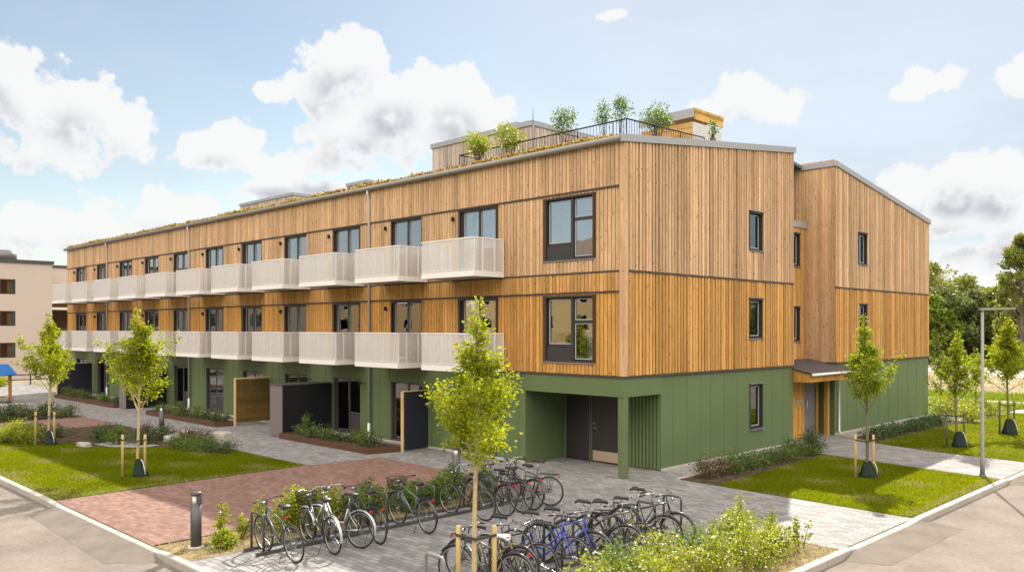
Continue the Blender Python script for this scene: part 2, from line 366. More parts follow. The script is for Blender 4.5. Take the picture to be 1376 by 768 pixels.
def ground_mat(name, c1, c2, s1, s2, detail=8, bump=.4, bs=20., c3=None, rough=.95):
    m = bpy.data.materials.new(name); m.use_nodes = True; nt = m.node_tree; N = nt.nodes; K = nt.links
    p = N['Principled BSDF']; p.inputs['Roughness'].default_value = rough; p.inputs['Specular IOR Level'].default_value = .02
    tc = N.new('ShaderNodeTexCoord')
    n = N.new('ShaderNodeTexNoise'); n.inputs['Scale'].default_value = s1; n.inputs['Detail'].default_value = detail; n.inputs['Roughness'].default_value = .65; K.new(tc.outputs['Object'], n.inputs['Vector'])
    r = N.new('ShaderNodeValToRGB'); K.new(n.outputs['Fac'], r.inputs[0]); r.color_ramp.elements[0].position = .38; r.color_ramp.elements[1].position = .62
    r.color_ramp.elements[0].color = (*c1, 1); r.color_ramp.elements[1].color = (*c2, 1)
    if c3: e = r.color_ramp.elements.new(.8); e.color = (*c3, 1)
    n2 = N.new('ShaderNodeTexNoise'); n2.inputs['Scale'].default_value = s2; n2.inputs['Detail'].default_value = 6; n2.inputs['Roughness'].default_value = .7; K.new(tc.outputs['Object'], n2.inputs['Vector'])
    a = N.new('ShaderNodeMath'); a.operation = 'MULTIPLY_ADD'; K.new(n2.outputs['Fac'], a.inputs[0]); a.inputs[1].default_value = .9; a.inputs[2].default_value = .55
    hs = N.new('ShaderNodeHueSaturation'); K.new(r.outputs[0], hs.inputs['Color']); K.new(a.outputs[0], hs.inputs['Value']); K.new(hs.outputs[0], p.inputs['Base Color'])
    n3 = N.new('ShaderNodeTexNoise'); n3.inputs['Scale'].default_value = bs; n3.inputs['Detail'].default_value = 5; K.new(tc.outputs['Object'], n3.inputs['Vector'])
    b = N.new('ShaderNodeBump'); b.inputs['Strength'].default_value = bump; b.inputs['Distance'].default_value = .03; K.new(n3.outputs['Fac'], b.inputs['Height']); K.new(b.outputs[0], p.inputs['Normal'])
    return m

def gravel_mat(name, cols, scale):
    m = bpy.data.materials.new(name); m.use_nodes = True; nt = m.node_tree; N = nt.nodes; K = nt.links
    p = N['Principled BSDF']; p.inputs['Roughness'].default_value = .85
    tc = N.new('ShaderNodeTexCoord'); v = N.new('ShaderNodeTexVoronoi'); v.inputs['Scale'].default_value = scale; K.new(tc.outputs['Object'], v.inputs['Vector'])
    sp = N.new('ShaderNodeSeparateColor'); K.new(v.outputs['Color'], sp.inputs[0])
    r = N.new('ShaderNodeValToRGB'); K.new(sp.outputs[0], r.inputs[0]); r.color_ramp.elements[0].color = (*cols[0], 1); r.color_ramp.elements[1].color = (*cols[1], 1)
    K.new(r.outputs[0], p.inputs['Base Color'])
    b = N.new('ShaderNodeBump'); b.invert = True; b.inputs['Strength'].default_value = .9; b.inputs['Distance'].default_value = .03; K.new(v.outputs['Distance'], b.inputs['Height']); K.new(b.outputs[0], p.inputs['Normal'])
    return m

def glass_mat(name, refl=.2, tint=(.75, .8, .8)):
    m = bpy.data.materials.new(name); m.use_nodes = True; nt = m.node_tree; N = nt.nodes; K = nt.links; N.remove(N['Principled BSDF'])
    t = N.new('ShaderNodeBsdfTransparent'); t.inputs[0].default_value = (*tint, 1); g = N.new('ShaderNodeBsdfGlossy'); g.inputs['Roughness'].default_value = .015; g.inputs[0].default_value = (.95, .97, 1, 1)
    lw = N.new('ShaderNodeLayerWeight'); lw.inputs[0].default_value = .25
    a = N.new('ShaderNodeMath'); a.operation = 'MULTIPLY_ADD'; a.use_clamp = True; K.new(lw.outputs['Fresnel'], a.inputs[0]); a.inputs[1].default_value = .9; a.inputs[2].default_value = refl
    tc = N.new('ShaderNodeTexCoord'); n = N.new('ShaderNodeTexNoise'); n.inputs['Scale'].default_value = 1.3; K.new(tc.outputs['Object'], n.inputs['Vector'])
    b = N.new('ShaderNodeBump'); b.inputs['Strength'].default_value = .06; b.inputs['Distance'].default_value = .05; K.new(n.outputs['Fac'], b.inputs['Height']); K.new(b.outputs[0], g.inputs['Normal'])
    mx = N.new('ShaderNodeMixShader'); K.new(a.outputs[0], mx.inputs[0]); K.new(t.outputs[0], mx.inputs[1]); K.new(g.outputs[0], mx.inputs[2]); K.new(mx.outputs[0], N['Material Output'].inputs[0])
    return m

def perf_mat(name, col, pitch=.02, hole=.33):
    m = bpy.data.materials.new(name); m.use_nodes = True; nt = m.node_tree; N = nt.nodes; K = nt.links; p = N['Principled BSDF']
    p.inputs['Base Color'].default_value = (*col, 1); p.inputs['Roughness'].default_value = .5; p.inputs['Metallic'].default_value = .0
    tc = N.new('ShaderNodeTexCoord'); sx = N.new('ShaderNodeSeparateXYZ'); K.new(tc.outputs['Object'], sx.inputs[0])
    s = N.new('ShaderNodeMath'); s.operation = 'ADD'; K.new(sx.outputs[0], s.inputs[0]); K.new(sx.outputs[1], s.inputs[1])
    cb = N.new('ShaderNodeCombineXYZ'); K.new(s.outputs[0], cb.inputs[0]); K.new(sx.outputs[2], cb.inputs[1])
    sc = N.new('ShaderNodeVectorMath'); sc.operation = 'SCALE'; K.new(cb.outputs[0], sc.inputs[0]); sc.inputs['Scale'].default_value = 1/pitch
    fr = N.new('ShaderNodeVectorMath'); fr.operation = 'FRACTION'; K.new(sc.outputs[0], fr.inputs[0])
    su = N.new('ShaderNodeVectorMath'); su.operation = 'SUBTRACT'; K.new(fr.outputs[0], su.inputs[0]); su.inputs[1].default_value = (.5, .5, 0)
    ln = N.new('ShaderNodeVectorMath'); ln.operation = 'LENGTH'; K.new(su.outputs[0], ln.inputs[0])
    gt = N.new('ShaderNodeMath'); gt.operation = 'LESS_THAN'; K.new(ln.outputs['Value'], gt.inputs[0]); gt.inputs[1].default_value = hole
    t = N.new('ShaderNodeBsdfTransparent'); mx = N.new('ShaderNodeMixShader'); K.new(gt.outputs[0], mx.inputs[0]); K.new(p.outputs[0], mx.inputs[1]); K.new(t.outputs[0], mx.inputs[2]); K.new(mx.outputs[0], N['Material Output'].inputs[0])
    return m

M = dict(
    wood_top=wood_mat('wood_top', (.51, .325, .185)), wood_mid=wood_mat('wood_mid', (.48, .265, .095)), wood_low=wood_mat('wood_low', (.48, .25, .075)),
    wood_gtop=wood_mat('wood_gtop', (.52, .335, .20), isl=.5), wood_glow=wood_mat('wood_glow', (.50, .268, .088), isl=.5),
    wood_back=mat('wood_back', (.13, .055, .014), .95, spec=.05), wood_grey=wood_mat('wood_grey', (.45, .36, .30)), wood_entry=wood_mat('wood_entry', (.46, .24, .06)), wood_screen=wood_mat('wood_screen', (.13, .078, .022), along='Y'),
    wood_post=wood_mat('wood_post', (.52, .38, .16), knots=False), wood_penthouse=wood_mat('wood_penthouse', (.55, .34, .12), along='X'),
    green=mat('green_panel', (.102, .142, .058), .5, var=.10, vscale=1.2, var2=.14, v2scale=.35), green_dark=mat('green_slat', (.085, .130, .052), .6, var=.08),
    trim=mat('trim_dark', (.055, .038, .028), .6), flash=mat('zinc_flashing', (.36, .35, .36), .45, metal=.35, var=.08), lamp_grey=mat('lamp_post_grey', (.24, .23, .215), .6, metal=.1, var=.12, vscale=9), gutter=mat('galvanised_gutter', (.24, .22, .20), .5, metal=.3, var=.1, vscale=6),
    pipe=mat('pipe_grey', (.50, .48, .46), .4, metal=.3), pipe_white=mat('pipe_white', (.72, .70, .66), .5),
    frame=mat('window_frame', (.030, .027, .030), .45), frame_light=mat('window_sash', (.40, .40, .40), .5), panel=mat('window_panel', (.055, .045, .05), .5), sill=mat('sill_metal', (.22, .21, .22), .45, metal=.3),
    glass=glass_mat('glass', .17), glass_up=glass_mat('glass_up', .42), curtain=mat('curtain', (.55, .53, .48), .95, var=.35, vscale=5, stretch=(4, 4, .1)), blind=mat('blind', (.45, .33, .18), .9, var=.2), room=mat('room', (.035, .03, .025), .9),
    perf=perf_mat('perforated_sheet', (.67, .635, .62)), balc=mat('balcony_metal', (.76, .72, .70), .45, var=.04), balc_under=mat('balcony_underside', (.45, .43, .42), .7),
    door=mat('door_dark', (.028, .022, .024), .45, var=.05), kick=mat('kickplate', (.55, .42, .30), .35, metal=.5), steel=mat('steel', (.55, .55, .55), .3, metal=.9), door_grey=mat('door_grey', (.16, .16, .17), .5),
    black=mat('black_metal', (.012, .012, .014), .75, spec=.25), screen_dark=mat('screen_dark', (.020, .021, .030), .8, spec=.25), shed_grey=mat('shed_grey', (.16, .14, .135), .5), anthr=mat('anthracite', (.060, .058, .058), .4, var=.1), corten=mat('corten', (.085, .036, .016), .85, var=.35, vscale=5, bump=.2),
    sheet_dark=mat('canopy_sheet', (.13, .115, .115), .45, metal=.3, var=.1), concrete=mat('concrete', (.42, .39, .35), .85, var=.12, vscale=4, bump=.2), kerb=mat('kerb_granite', (.35, .31, .275), .9, island=.2, var=.24, vscale=25, bump=.3, var2=.1, v2scale=1.5),
    membrane=mat('roof_membrane', (.10, .10, .10), .9), white_brick=mat('white_wall', (.62, .60, .58), .8, var=.08, vscale=8),
    render_b=mat('render_beige', (.50, .415, .36), .9, var=.05, vscale=.6), render_brown=mat('render_brown', (.16, .09, .06), .9, var=.3, vscale=8),
    bark=mat('bark', (.16, .12, .08), .9, var=.3, vscale=20, bump=.4), bark_pale=mat('bark_pale', (.42, .32, .17), .85, var=.3, vscale=18, bump=.3), stem=mat('stem', (.12, .09, .05), .9, var=.2),
    leaf_tree=mat('leaf_tree', (.235, .270, .018), .62, spec=.25, island=.8, island_hue=.05, translucent=.52), leaf_tree2=mat('leaf_tree2', (.19, .235, .020), .62, spec=.25, island=.8, island_hue=.05, translucent=.52),
    leaf_far=mat('leaf_far', (.18, .20, .035), .6, island=.9, island_hue=.06, translucent=.35), leaf_dark=mat('leaf_dark', (.115, .145, .035), .6, island=.9, island_hue=.05, translucent=.3), leaf_lime=mat('leaf_lime', (.15, .20, .02), .6, island=.7, island_hue=.05, translucent=.4),
    leaf_shrub=mat('leaf_shrub', (.060, .095, .025), .55, island=.9, island_hue=.08, translucent=.3), leaf_yellow=mat('leaf_yellow', (.23, .265, .02), .5, island=.6, island_hue=.06, translucent=.4), leaf_bright=mat('leaf_bright', (.11, .17, .025), .5, island=.7, island_hue=.05, translucent=.4), leaf_red=mat('leaf_red', (.12, .075, .035), .6, island=.8, island_hue=.08, translucent=.3),
    flower=mat('flower', (.66, .64, .38), .7, island=.3, translucent=.3), flower_pink=mat('flower_pink', (.45, .30, .30), .7, island=.4, translucent=.2),
    grass=mat('grass_blade', (.150, .178, .003), .7, island=.7, island_hue=.05, translucent=.62, spec=.1, var2=.35, v2scale=.5), dry=mat('dry_grass', (.30, .25, .11), .8, island=.7, island_hue=.05, translucent=.3), sedum=mat('sedum', (.36, .24, .065), .8, island=.8, island_hue=.20, var2=.4, v2scale=1.2, translucent=.15),
    bag=mat('watering_bag', (.022, .034, .026), .95, spec=.1, var=.3, vscale=8, bump=.4), bag_white=mat('bag_label', (.62, .62, .60), .6), strap=mat('strap', (.035, .03, .028), .8), blue=mat('blue_roof', (.02, .16, .50), .5, var=.1), rubber=mat('rubber', (.018, .017, .017), .8), saddle=mat('saddle', (.022, .021, .024), .6), chrome=mat('chrome', (.36, .36, .37), .3, metal=.9), rim=mat('rim', (.35, .34, .33), .35, metal=.7), rim_black=mat('rim_black', (.03, .03, .03), .4),
    red=mat('reflector_red', (.55, .01, .01), .2), orange=mat('reflector_orange', (.75, .25, .02), .2), stone=mat('stone', (.34, .30, .27), .85, var=.2, vscale=6, bump=.5), lampglass=mat('lamp_glass', (.75, .73, .68), .3), silver=mat('bike_silver', (.50, .50, .50), .35, metal=.6), bblack=mat('bike_black', (.02, .02, .022), .3, coat=.5), bblue=mat('bike_blue', (.015, .04, .30), .3, coat=.5), bgrey=mat('bike_grey', (.10, .12, .12), .35, coat=.4), bwhite=mat('bike_white', (.7, .7, .7), .35, coat=.3), byellow=mat('bike_yellow', (.16, .125, .05), .4), bgreen=mat('bike_green', (.04, .08, .065), .35, coat=.4),
    asphalt=ground_mat('asphalt', (.178, .154, .136), (.232, .203, .180), .6, 14, bump=.5, bs=120), asphalt_dark=ground_mat('asphalt_dark', (.150, .128, .112), (.182, .158, .138), 1.5, 60, bump=.3, bs=90),
    paving=paver_mat('paving_grey', ((.160, .154, .154), (.215, .205, .202), (.27, .257, .25)), .28, .14, .008, (.09, .085, .08)),
    brick=paver_mat('paving_red', ((.145, .078, .063), (.19, .107, .083), (.235, .142, .112)), .21, .105, .006, (.13, .08, .065), rot=R_(0), grime=.18, var=.12),
    lawn=ground_mat('lawn', (.035, .055, .003), (.07, .09, .006), 1.2, 40, bump=.5, bs=60), soil=ground_mat('soil', (.045, .032, .022), (.10, .075, .050), 3, 30, bump=.8, bs=25), mulch=ground_mat('mulch', (.16, .12, .07), (.30, .24, .14), 5, 40, bump=.9, bs=35),
    meadow=ground_mat('meadow', (.08, .12, .02), (.15, .17, .04), .15, 3, bump=.5, bs=6), field=ground_mat('dry_field', (.22, .17, .11), (.32, .26, .17), .25, 3, bump=.6, bs=5, c3=(.15, .17, .05)), ground=ground_mat('ground', (.16, .15, .09), (.24, .21, .14), .08, 2, bump=.3, bs=8),
    gravel=gravel_mat('gravel', ((.14, .13, .12), (.42, .39, .36)), 28), gravel_path=ground_mat('gravel_path', (.44, .40, .34), (.54, .49, .42), 1, 30, bump=.2, bs=30),
    ochre=mat('ochre_wall', (.42, .28, .13), .9, var=.1), roof_brown=mat('roof_brown', (.10, .07, .05), .85, var=.2),
    render_far=mat('far_wall', (.35, .25, .17), .9, var=.1))

# ------------------------------------------------------------------ ground, road, kerbs, paving
g = MB(); g.sheet([(-600, -600), (600, -600), (600, 600), (-600, 600)], -.16); struct(g, 'ground', M['ground'])
KY, KX = -11.9, 7.32     # inner kerb lines
# raised site (soil level) inside the kerbs
arc = [(KX - 3 + 3*math.cos(t), KY + 3 + 3*math.sin(t)) for t in [R_(a) for a in range(0, -91, -10)]]
site = [(KX, 160)] + arc + [(-140, KY), (-140, 160)]
g = MB(); g.prism(site[::-1], -.15, -.006); struct(g, 'terrain', M['ground'])
g = MB(); g.sheet([(-140, -20.5), (60, -20.5), (60, -12.05), (KX+.15, -12.05), (-140, -12.05)][:3] + [(-140, -12.05)], -.12); g.sheet([(KX+.1, -12.05), (17, -12.05), (17, 160), (KX+.1, 160)], -.12)
g.sheet([(KX-3.2, -12.05), (KX+.1, -12.05), (KX+.1, -8.6)], -.12); struct(g, 'road', M['asphalt'])
g = MB(); g.sheet([(17.15, -12.05), (17.15, 160), (140, 160), (140, -12.05)], -.10); g.sheet([(-140, -60), (60, -60), (60, -20.65), (-140, -20.65)], -.10); struct(g, 'verge', M['meadow'])

def kerb_run(name, pts, tops, w=.15):
    mb = MB(); n = len(pts); q = []
    for i, p in enumerate(pts):
        a = Vector(pts[max(i-1, 0)]); b = Vector(pts[min(i+1, n-1)]); d = (b-a).normalized(); nr = Vector((-d.y, d.x)); q.append((Vector(p), nr))
    for i in range(n-1):
        L_ = (q[i+1][0]-q[i][0]).length; k = max(1, round(L_/1.0))
        for j in range(k):
            def P(t): return q[i][0].lerp(q[i+1][0], t), q[i][1].lerp(q[i+1][1], t).normalized(), tops[i] + (tops[i+1]-tops[i])*t
            e = .004/L_; (a, na, za), (b, nb, zb) = P(j/k + e), P((j+1)/k - e)
            c = .015
            ao, bo = a - na*w, b - nb*w
            mb.add([(a.x,a.y,-.2),(b.x,b.y,-.2),(bo.x,bo.y,-.2),(ao.x,ao.y,-.2),(a.x,a.y,za),(b.x,b.y,zb),((bo+nb*c).x,(bo+nb*c).y,zb),((ao+na*c).x,(ao+na*c).y,za),(bo.x,bo.y,zb-c),(ao.x,ao.y,za-c)],
                   [(0,1,2,3),(4,7,6,5),(0,4,5,1),(7,9,8,6),(9,3,2,8),(0,3,9,7,4),(1,5,6,8,2)])
    return struct(mb, name, M['kerb'])
kpts = [(-140, KY), (-8.2, KY), (-7.3, KY), (-1.7, KY), (-1.25, KY), (KX-3, KY)] + arc[::-1][1:] + [(KX, -2.9), (KX, -2.6), (KX, .1), (KX, .9), (KX, 7.0), (KX, 7.5), (KX, 11), (KX, 11.6), (KX, 160)]
ktop = [.015, .015, -.02, -.02, .015, .015] + [.015]*(len(arc)-1) + [.015, -.02, -.02, .015, .015, -.02, -.02, .015, .015]
kerb_run('kerb', kpts, ktop)
g = MB()
def ramp(p0, p1, q0, q1, e0, e1):     # kerb edge p, road edge q, feathered ends e
    g.add([(*p0, -.03), (*p1, -.03), (*q1, -.117), (*q0, -.117), (*e0, -.1175), (*e1, -.1175)], [(3, 2, 1, 0), (4, 3, 0), (1, 2, 5)])
ramp((-7.1, -12.06), (-1.6, -12.06), (-7.0, -12.66), (-1.8, -12.84), (-7.7, -12.06), (-1.15, -12.06))
ramp((KX+.16, -2.8), (KX+.16, .6), (KX+.9, -3.0), (KX+.95, .9), (KX+.16, -3.3), (KX+.16, 1.15))
ramp((KX+.16, 7.6), (KX+.16, 11.0), (KX+.8, 7.5), (KX+.9, 11.2), (KX+.16, 7.05), (KX+.16, 11.6))
struct(g, 'asphalt_patch', M['asphalt_dark'])

PZ = .0
g = MB()
paving_polys = [[(-70, -4.9), (-27.4, -4.85), (-8.1, -4.9), (-7.8, -2.45), (-7.8, 0), (-70, 0)],
                [(-7.8, -2.45), (-.45, -2.45), (-.45, 1.8), (-7.8, 1.8)],
                [(-.45, -11.9), (4.3, -11.9), (5.35, -11.65), (5.35, -3.0), (7.32, -3.0), (7.32, .62), (1.2, .98), (1.1, 1.78), (-.45, 1.8)],
                [(-1.2, 9.9), (1.75, 8.27), (4.49, 7.73), (7.32, 7.2), (7.32, 10.9), (4.42, 11.26), (1.02, 12.31), (.0, 13.25), (-1.2, 13.25)],
                [(-70, -11.9), (-27.5, -11.9), (-34, -4.85), (-70, -4.9)]]
for p in paving_polys: g.sheet(p, PZ)
struct(g, 'paving', M['paving'])
g = MB()
for p in ([(-7.8, -11.9), (-1.95, -11.9), (-1.95, -4.1), (-.45, -4.1), (-.45, -2.45), (-7.8, -2.45), (-8.1, -4.9)], [(-27.4, -11.9), (-23.3, -11.9), (-23.3, -4.85), (-27.4, -4.85)]): g.sheet(p, PZ)
struct(g, 'brick_path', M['brick'])
lawnL = [(-22.9, -11.88), (-7.85, -11.88), (-8.15, -4.95), (-14.6, -4.95), (-14.7, -6), (-15.6, -7.4), (-16.7, -8.05), (-18.5, -8.2), (-18.9, -9.3), (-22.9, -10.3)]
lawnR = [(2.3, .96), (7.28, .68), (7.28, 7.15), (4.49, 7.65), (1.95, 8.15)]
lawnR2 = [(2.0, 12.1), (4.42, 11.36), (7.28, 11.0), (7.28, 28), (2.3, 27.5), (2.5, 22), (1.9, 19)]
g = MB()
for i, p in enumerate((lawnL, lawnR, lawnR2)): g.sheet(p, .0)
struct(g, 'lawn', M['lawn'])
rng = np.random.default_rng(5)
P = np.concatenate([sample_poly(lawnL, 1500, rng), sample_poly(lawnR, 1700, rng), sample_poly(lawnR2, 700, rng)])
me = blades_mesh('grass', P, .045, .013, rng, 1.6); me.materials.append(M['grass']); tag(link(me, 'grass'), 'short mown green grass on the lawns beside the building', 'grass', kind='stuff')
q = P[(np.sin(P[:, 0]*1.7+1)*np.sin(P[:, 1]*2.3) + rng.normal(0, .35, len(P)) > .95) | ((np.minimum(np.abs(P[:, 1]+11.88), np.minimum(np.abs(P[:, 0]-7.28), np.abs(P[:, 0]+8.0))) < .28) & (rng.uniform(0, 1, len(P)) < .45))]
me = blades_mesh('dry_grass', q, .05, .014, rng, 1.8); me.materials.append(M['dry']); tag(link(me, 'dry_grass'), 'dry straw-coloured grass patches at the lawn edges', 'dry grass', kind='stuff')
bedL = wob([(-23.2, -10.2), (-18.9, -9.2), (-18.5, -8.1), (-16.7, -7.95), (-15.6, -7.3), (-14.65, -6), (-14.6, -4.98), (-23.2, -4.95)], .06, .6, 3)
g = MB(); g.sheet(bedL, .003); g.sheet([(1.12, 1.0), (2.3, .96), (1.95, 8.15), (1.12, 8.6)], .0)
g.sheet([(.85, 13.2), (2.0, 12.1), (1.9, 19), (2.5, 22), (.85, 22)], .0); g.sheet(wob([(-33.5, -11.5), (-27.5, -11.8), (-27.5, -4.95), (-31.5, -4.95)], .05, .6, 4), .003)
struct(g, 'soil_bed', M['soil'])
g = MB(); strip = [(-1.93, -11.88), (-.47, -11.88), (-.47, -4.1), (-1.93, -4.1)]; g.sheet(strip, .0); bedF = [(5.37, -11.6), (6.6, -10.9), (7.28, -9), (7.3, -3.02), (5.37, -3.02)]; g.sheet(bedF, 0.0); struct(g, 'mulch_bed', M['mulch'])
# straw-like litter and small weeds over the mulch
P = np.concatenate([sample_poly(strip, 260, rng), sample_poly(bedF, 260, rng)]); me = blades_mesh('ground_cover', P, .07, .018, rng, 1.8); me.materials.append(M['dry']); tag(link(me, 'ground_cover'), 'dry straw-coloured ground cover between the bed shrubs', 'ground cover', kind='stuff')
g = MB(); g.sheet([(.0, 1.78), (1.04, 1.78), (1.04, 8.65), (.0, 9.75)], .0); g.sheet([(.02, 13.3), (.8, 13.0), (.8, 23.6), (0.02, 23.6)], 0); struct(g, 'gravel_strip', M['gravel'])
g = MB(); g.box(1.045, 1.105, 1.0, 8.6, -.1, .03); g.box(.805, .845, 13.1, 23, -.1, .03); struct(g, 'bed_edging', M['concrete'])
g = MB(); g.box(-1.99, -1.945, -11.88, -4.1, -.05, .02); struct(g, 'steel_edging', M['corten'])
g = MB(); g.sheet([(-70, 32.3), (7.2, 31.0), (7.2, 34.6), (-70, 35.6)], 0); g.sheet([(2.3, 27.9), (7.2, 28.4), (7.2, 29.9), (1.9, 29.4)], .0)
g.sheet([(-80, 105), (7.2, 54), (7.2, 68), (-80, 122)], 0); g.sheet([(-59, -11.9), (-70.1, -11.9), (-70.1, 20), (-59, 20)][::-1], 0.0)
struct(g, 'path', M['gravel_path'])
g = MB(); g.sheet([(-40, 23.7), (2.2, 23.7), (2.2, 32.0), (-40, 32.0)], .0); g.sheet([(2.3, 30.0), (7.2, 30.0), (7.2, 30.9), (2.3, 30.95)], 0); g.sheet([(-59, 36), (7.2, 34.8), (7.2, 40), (-59, 44)], 0); g.sheet([(-80, 160), (-80, 123), (7.2, 69), (7.2, 160)], 0); struct(g, 'meadow', M['meadow'])
g = MB(); g.sheet([(-59, 44.2), (7.2, 40.2), (7.2, 53.8), (-59, 92)], 0); struct(g, 'field', M['field'])

# ------------------------------------------------------------------ the apartment building
B = thing('apartment_building', (0, 0, 0), 'long three-storey timber-clad apartment building on a green ground floor', 'building')
def part(mb, name, m, parent=B, label=None): return mb.build(name, M[m] if isinstance(m, str) else m, parent, label)
XL, YR1, YB, YE = -45.7, 9.84, 13.27, 23.4
ZT, ZL, ZS, ZW = 9.2, 8.01, 5.68, 2.77     # eave, window-head line, storey line, foot of the timber
def roofz(y): return 9.36 + (min(y, 11.7) * .116 if y < 11.7 else 11.7*.116 - (y-11.7)*.132)
# openings: (a0,a1,z0,z1)
bays = [(-6.77 - 3.725*i, -4.97 - 3.725*i) for i in range(11)]
opF = []   # south-west facade, y=0 (x range)
for a, b in bays: opF += [(a, b, 5.86, 7.97), (a, b, 2.96, 5.07)]
opF += [(-2.92, -1.03, 6.08, 7.93), (-2.92, -1.03, 3.12, 5.05)]
opG = [(a, b, .08, 2.2) for a, b in bays]
opR = [(6.73, 7.64, 6.68, 7.98), (6.73, 7.64, 3.76, 5.1), (15.44, 16.30, 6.68, 7.98), (15.44, 16.30, 3.76, 5.1)]
opRG = [(6.78, 7.66, .76, 2.26)]
opL = [(12.15, 12.75, 6.5, 7.8), (12.15, 12.75, 3.6, 4.95)]
def boards(mb, ax, plane, s0, s1, z0, z1, ops, pitch, w, t, proud, rr, out=1):
    """upright boards; ax 'x': wall along x at y=plane facing -y; ax 'y': wall along y at x=plane facing +x. z1 may be a function"""
    n = max(1, round((s1-s0)/pitch)); pt = (s1-s0)/n
    for i in range(n):
        ww = w*rr.uniform(.86, 1.06) if ax == 'y' else w; a = s0 + i*pt + (pt-ww)/2 + (rr.uniform(-.010, .010) if ax == 'y' else 0); b = a + ww; c = (a+b)/2; p = proud + (rr.uniform(0, t) if ax == 'y' else t*.8 + rr.uniform(0, .006))
        zt0 = z1(c) if callable(z1) else z1; segs = [(z0 + rr.uniform(-.004, .004), zt0)]
        for (o0, o1, q0, q1) in ops:
            if o0 - .03 < c < o1 + .03:
                ns = []
                for u, v in segs:
                    if q1 <= u or q0 >= v: ns.append((u, v)); continue
                    if q0 - u > .03: ns.append((u, q0))
                    if v - q1 > .03: ns.append((q1, v))
                segs = ns
        for u, v in segs:
            if ax == 'x': mb.box(a, b, plane - p, plane, u, v)
            else: mb.box(plane, plane + p, a, b, u, v)
def wall_rects(s0, s1, z0, z1, ops):
    xs = sorted({s0, s1, *[o[0] for o in ops], *[o[1] for o in ops]}); xs = [x for x in xs if s0 <= x <= s1]; out = []
    for a, b in zip(xs, xs[1:]):
        c = (a+b)/2; segs = [(z0, z1)]
        for o in ops:
            if o[0] < c < o[1]:
                ns = []
                for u, v in segs:
                    if o[3] <= u or o[2] >= v: ns.append((u, v)); continue
                    if o[2] > u: ns.append((u, o[2]))
                    if o[3] < v: ns.append((o[3], v))
                segs = ns
        out += [(a, b, u, v) for u, v in segs]
    return out
# structural backing behind the boards
mb = MB()
for a, b, u, v in wall_rects(XL, -.02, ZW, 9.25, opF): mb.box(a, b, .0, .3, u, v)
part(mb, 'facade_wall', 'wood_back')
mb = MB()
for a, b, u, v in wall_rects(.0, YR1, ZW, 9.3, opR): mb.box(-.3, .0, a, b, u, v)
for a, b, u, v in wall_rects(YB, YE, ZW, 9.0, opR): mb.box(-.3, .0, a, b, u, v)
def gpoly(y0, y1, zb): return [(y0, zb), (y1, zb), (y1, roofz(y1)-.03), (y0, roofz(y0)-.03)]
for (y0, y1, zb) in ((0, YR1, 9.3), (YB, YE, 9.0)):
    if y0 > 1: part(mb, 'gable_wall', 'wood_back'); mb = MB()
    q = gpoly(y0, y1, zb); mb.hexa([(-.3, y0, zb), (0, y0, zb), (0, y1, zb), (-.3, y1, zb)], [(-.3, y0, q[3][1]), (0, y0, q[3][1]), (0, y1, q[2][1]), (-.3, y1, q[2][1])])
for a, b, u, v in wall_rects(9.5, 14.0, ZW+.1, 8.25, opL): mb.box(-1.47, -1.17, a, b, u, v)          # recessed link
mb.box(-4, -.3, YR1-.28, YR1-.02, 2.9, 10.4); mb.box(-6, -.3, YB+.02, YB+.28, 2.9, 10.6); mb.box(-30, -1.2, YE-.3, YE-.02, 0, 9.1)
mb.box(XL, XL+.3, .3, YE-.3, 0, 9.2)
part(mb, 'gable_wall', 'wood_back')
rr = random.Random(3)
# timber boards, long facade: four bands, the head band lapping over the one below
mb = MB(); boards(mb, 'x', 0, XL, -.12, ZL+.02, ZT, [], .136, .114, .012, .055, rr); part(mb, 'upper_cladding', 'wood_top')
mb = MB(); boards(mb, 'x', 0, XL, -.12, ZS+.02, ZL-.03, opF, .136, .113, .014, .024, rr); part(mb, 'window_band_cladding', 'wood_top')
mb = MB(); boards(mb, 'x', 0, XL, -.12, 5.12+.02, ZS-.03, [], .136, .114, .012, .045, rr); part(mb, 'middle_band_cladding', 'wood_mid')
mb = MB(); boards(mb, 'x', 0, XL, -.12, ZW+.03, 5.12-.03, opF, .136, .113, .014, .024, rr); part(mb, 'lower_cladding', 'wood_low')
# gable: board on board with deep shadow gaps
def gable(s0, s1, nm):
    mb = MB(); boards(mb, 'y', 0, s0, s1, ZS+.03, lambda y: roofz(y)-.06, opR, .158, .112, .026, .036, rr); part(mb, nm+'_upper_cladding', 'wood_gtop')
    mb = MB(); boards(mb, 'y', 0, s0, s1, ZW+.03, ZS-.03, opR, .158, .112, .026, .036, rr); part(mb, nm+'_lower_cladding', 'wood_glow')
gable(.16, YR1, 'gable'); gable(YB, YE, 'rear_gable')
# corner post boards
mb = MB(); mb.box(-.11, .05, -.05, .0, ZW+.02, 9.3); mb.box(.0, .052, .002, .15, ZW+.02, 9.36); part(mb, 'corner_boards', 'wood_top')
# side walls of the notch
mb = MB(); boards(mb, 'x', YB, -1.17, .0, ZW+.02, 10.6, [], .135, .125, .01, .006, rr); boards(mb, 'x', YB, -3.0, -1.18, 8.28, 10.6, [], .135, .125, .01, .006, rr); part(mb, 'notch_side_cladding', 'wood_top')
mb = MB()
for i in range(9):
    a = -1.17 + i*.13; mb.box(a, a+.12, YR1, YR1+.02, ZW, 10.4)
part(mb, 'notch_inner_cladding', 'wood_top')
mb = MB(); boards(mb, 'y', -1.17, 9.86, YB-.03, ZW+.1, 8.02, opL, .13, .105, .015, .02, rr); part(mb, 'link_cladding', 'wood_mid')
mb = MB(); mb.box(-1.6, -1.10, 9.86, YB-.03, 8.02, 8.27); part(mb, 'link_fascia', 'flash')
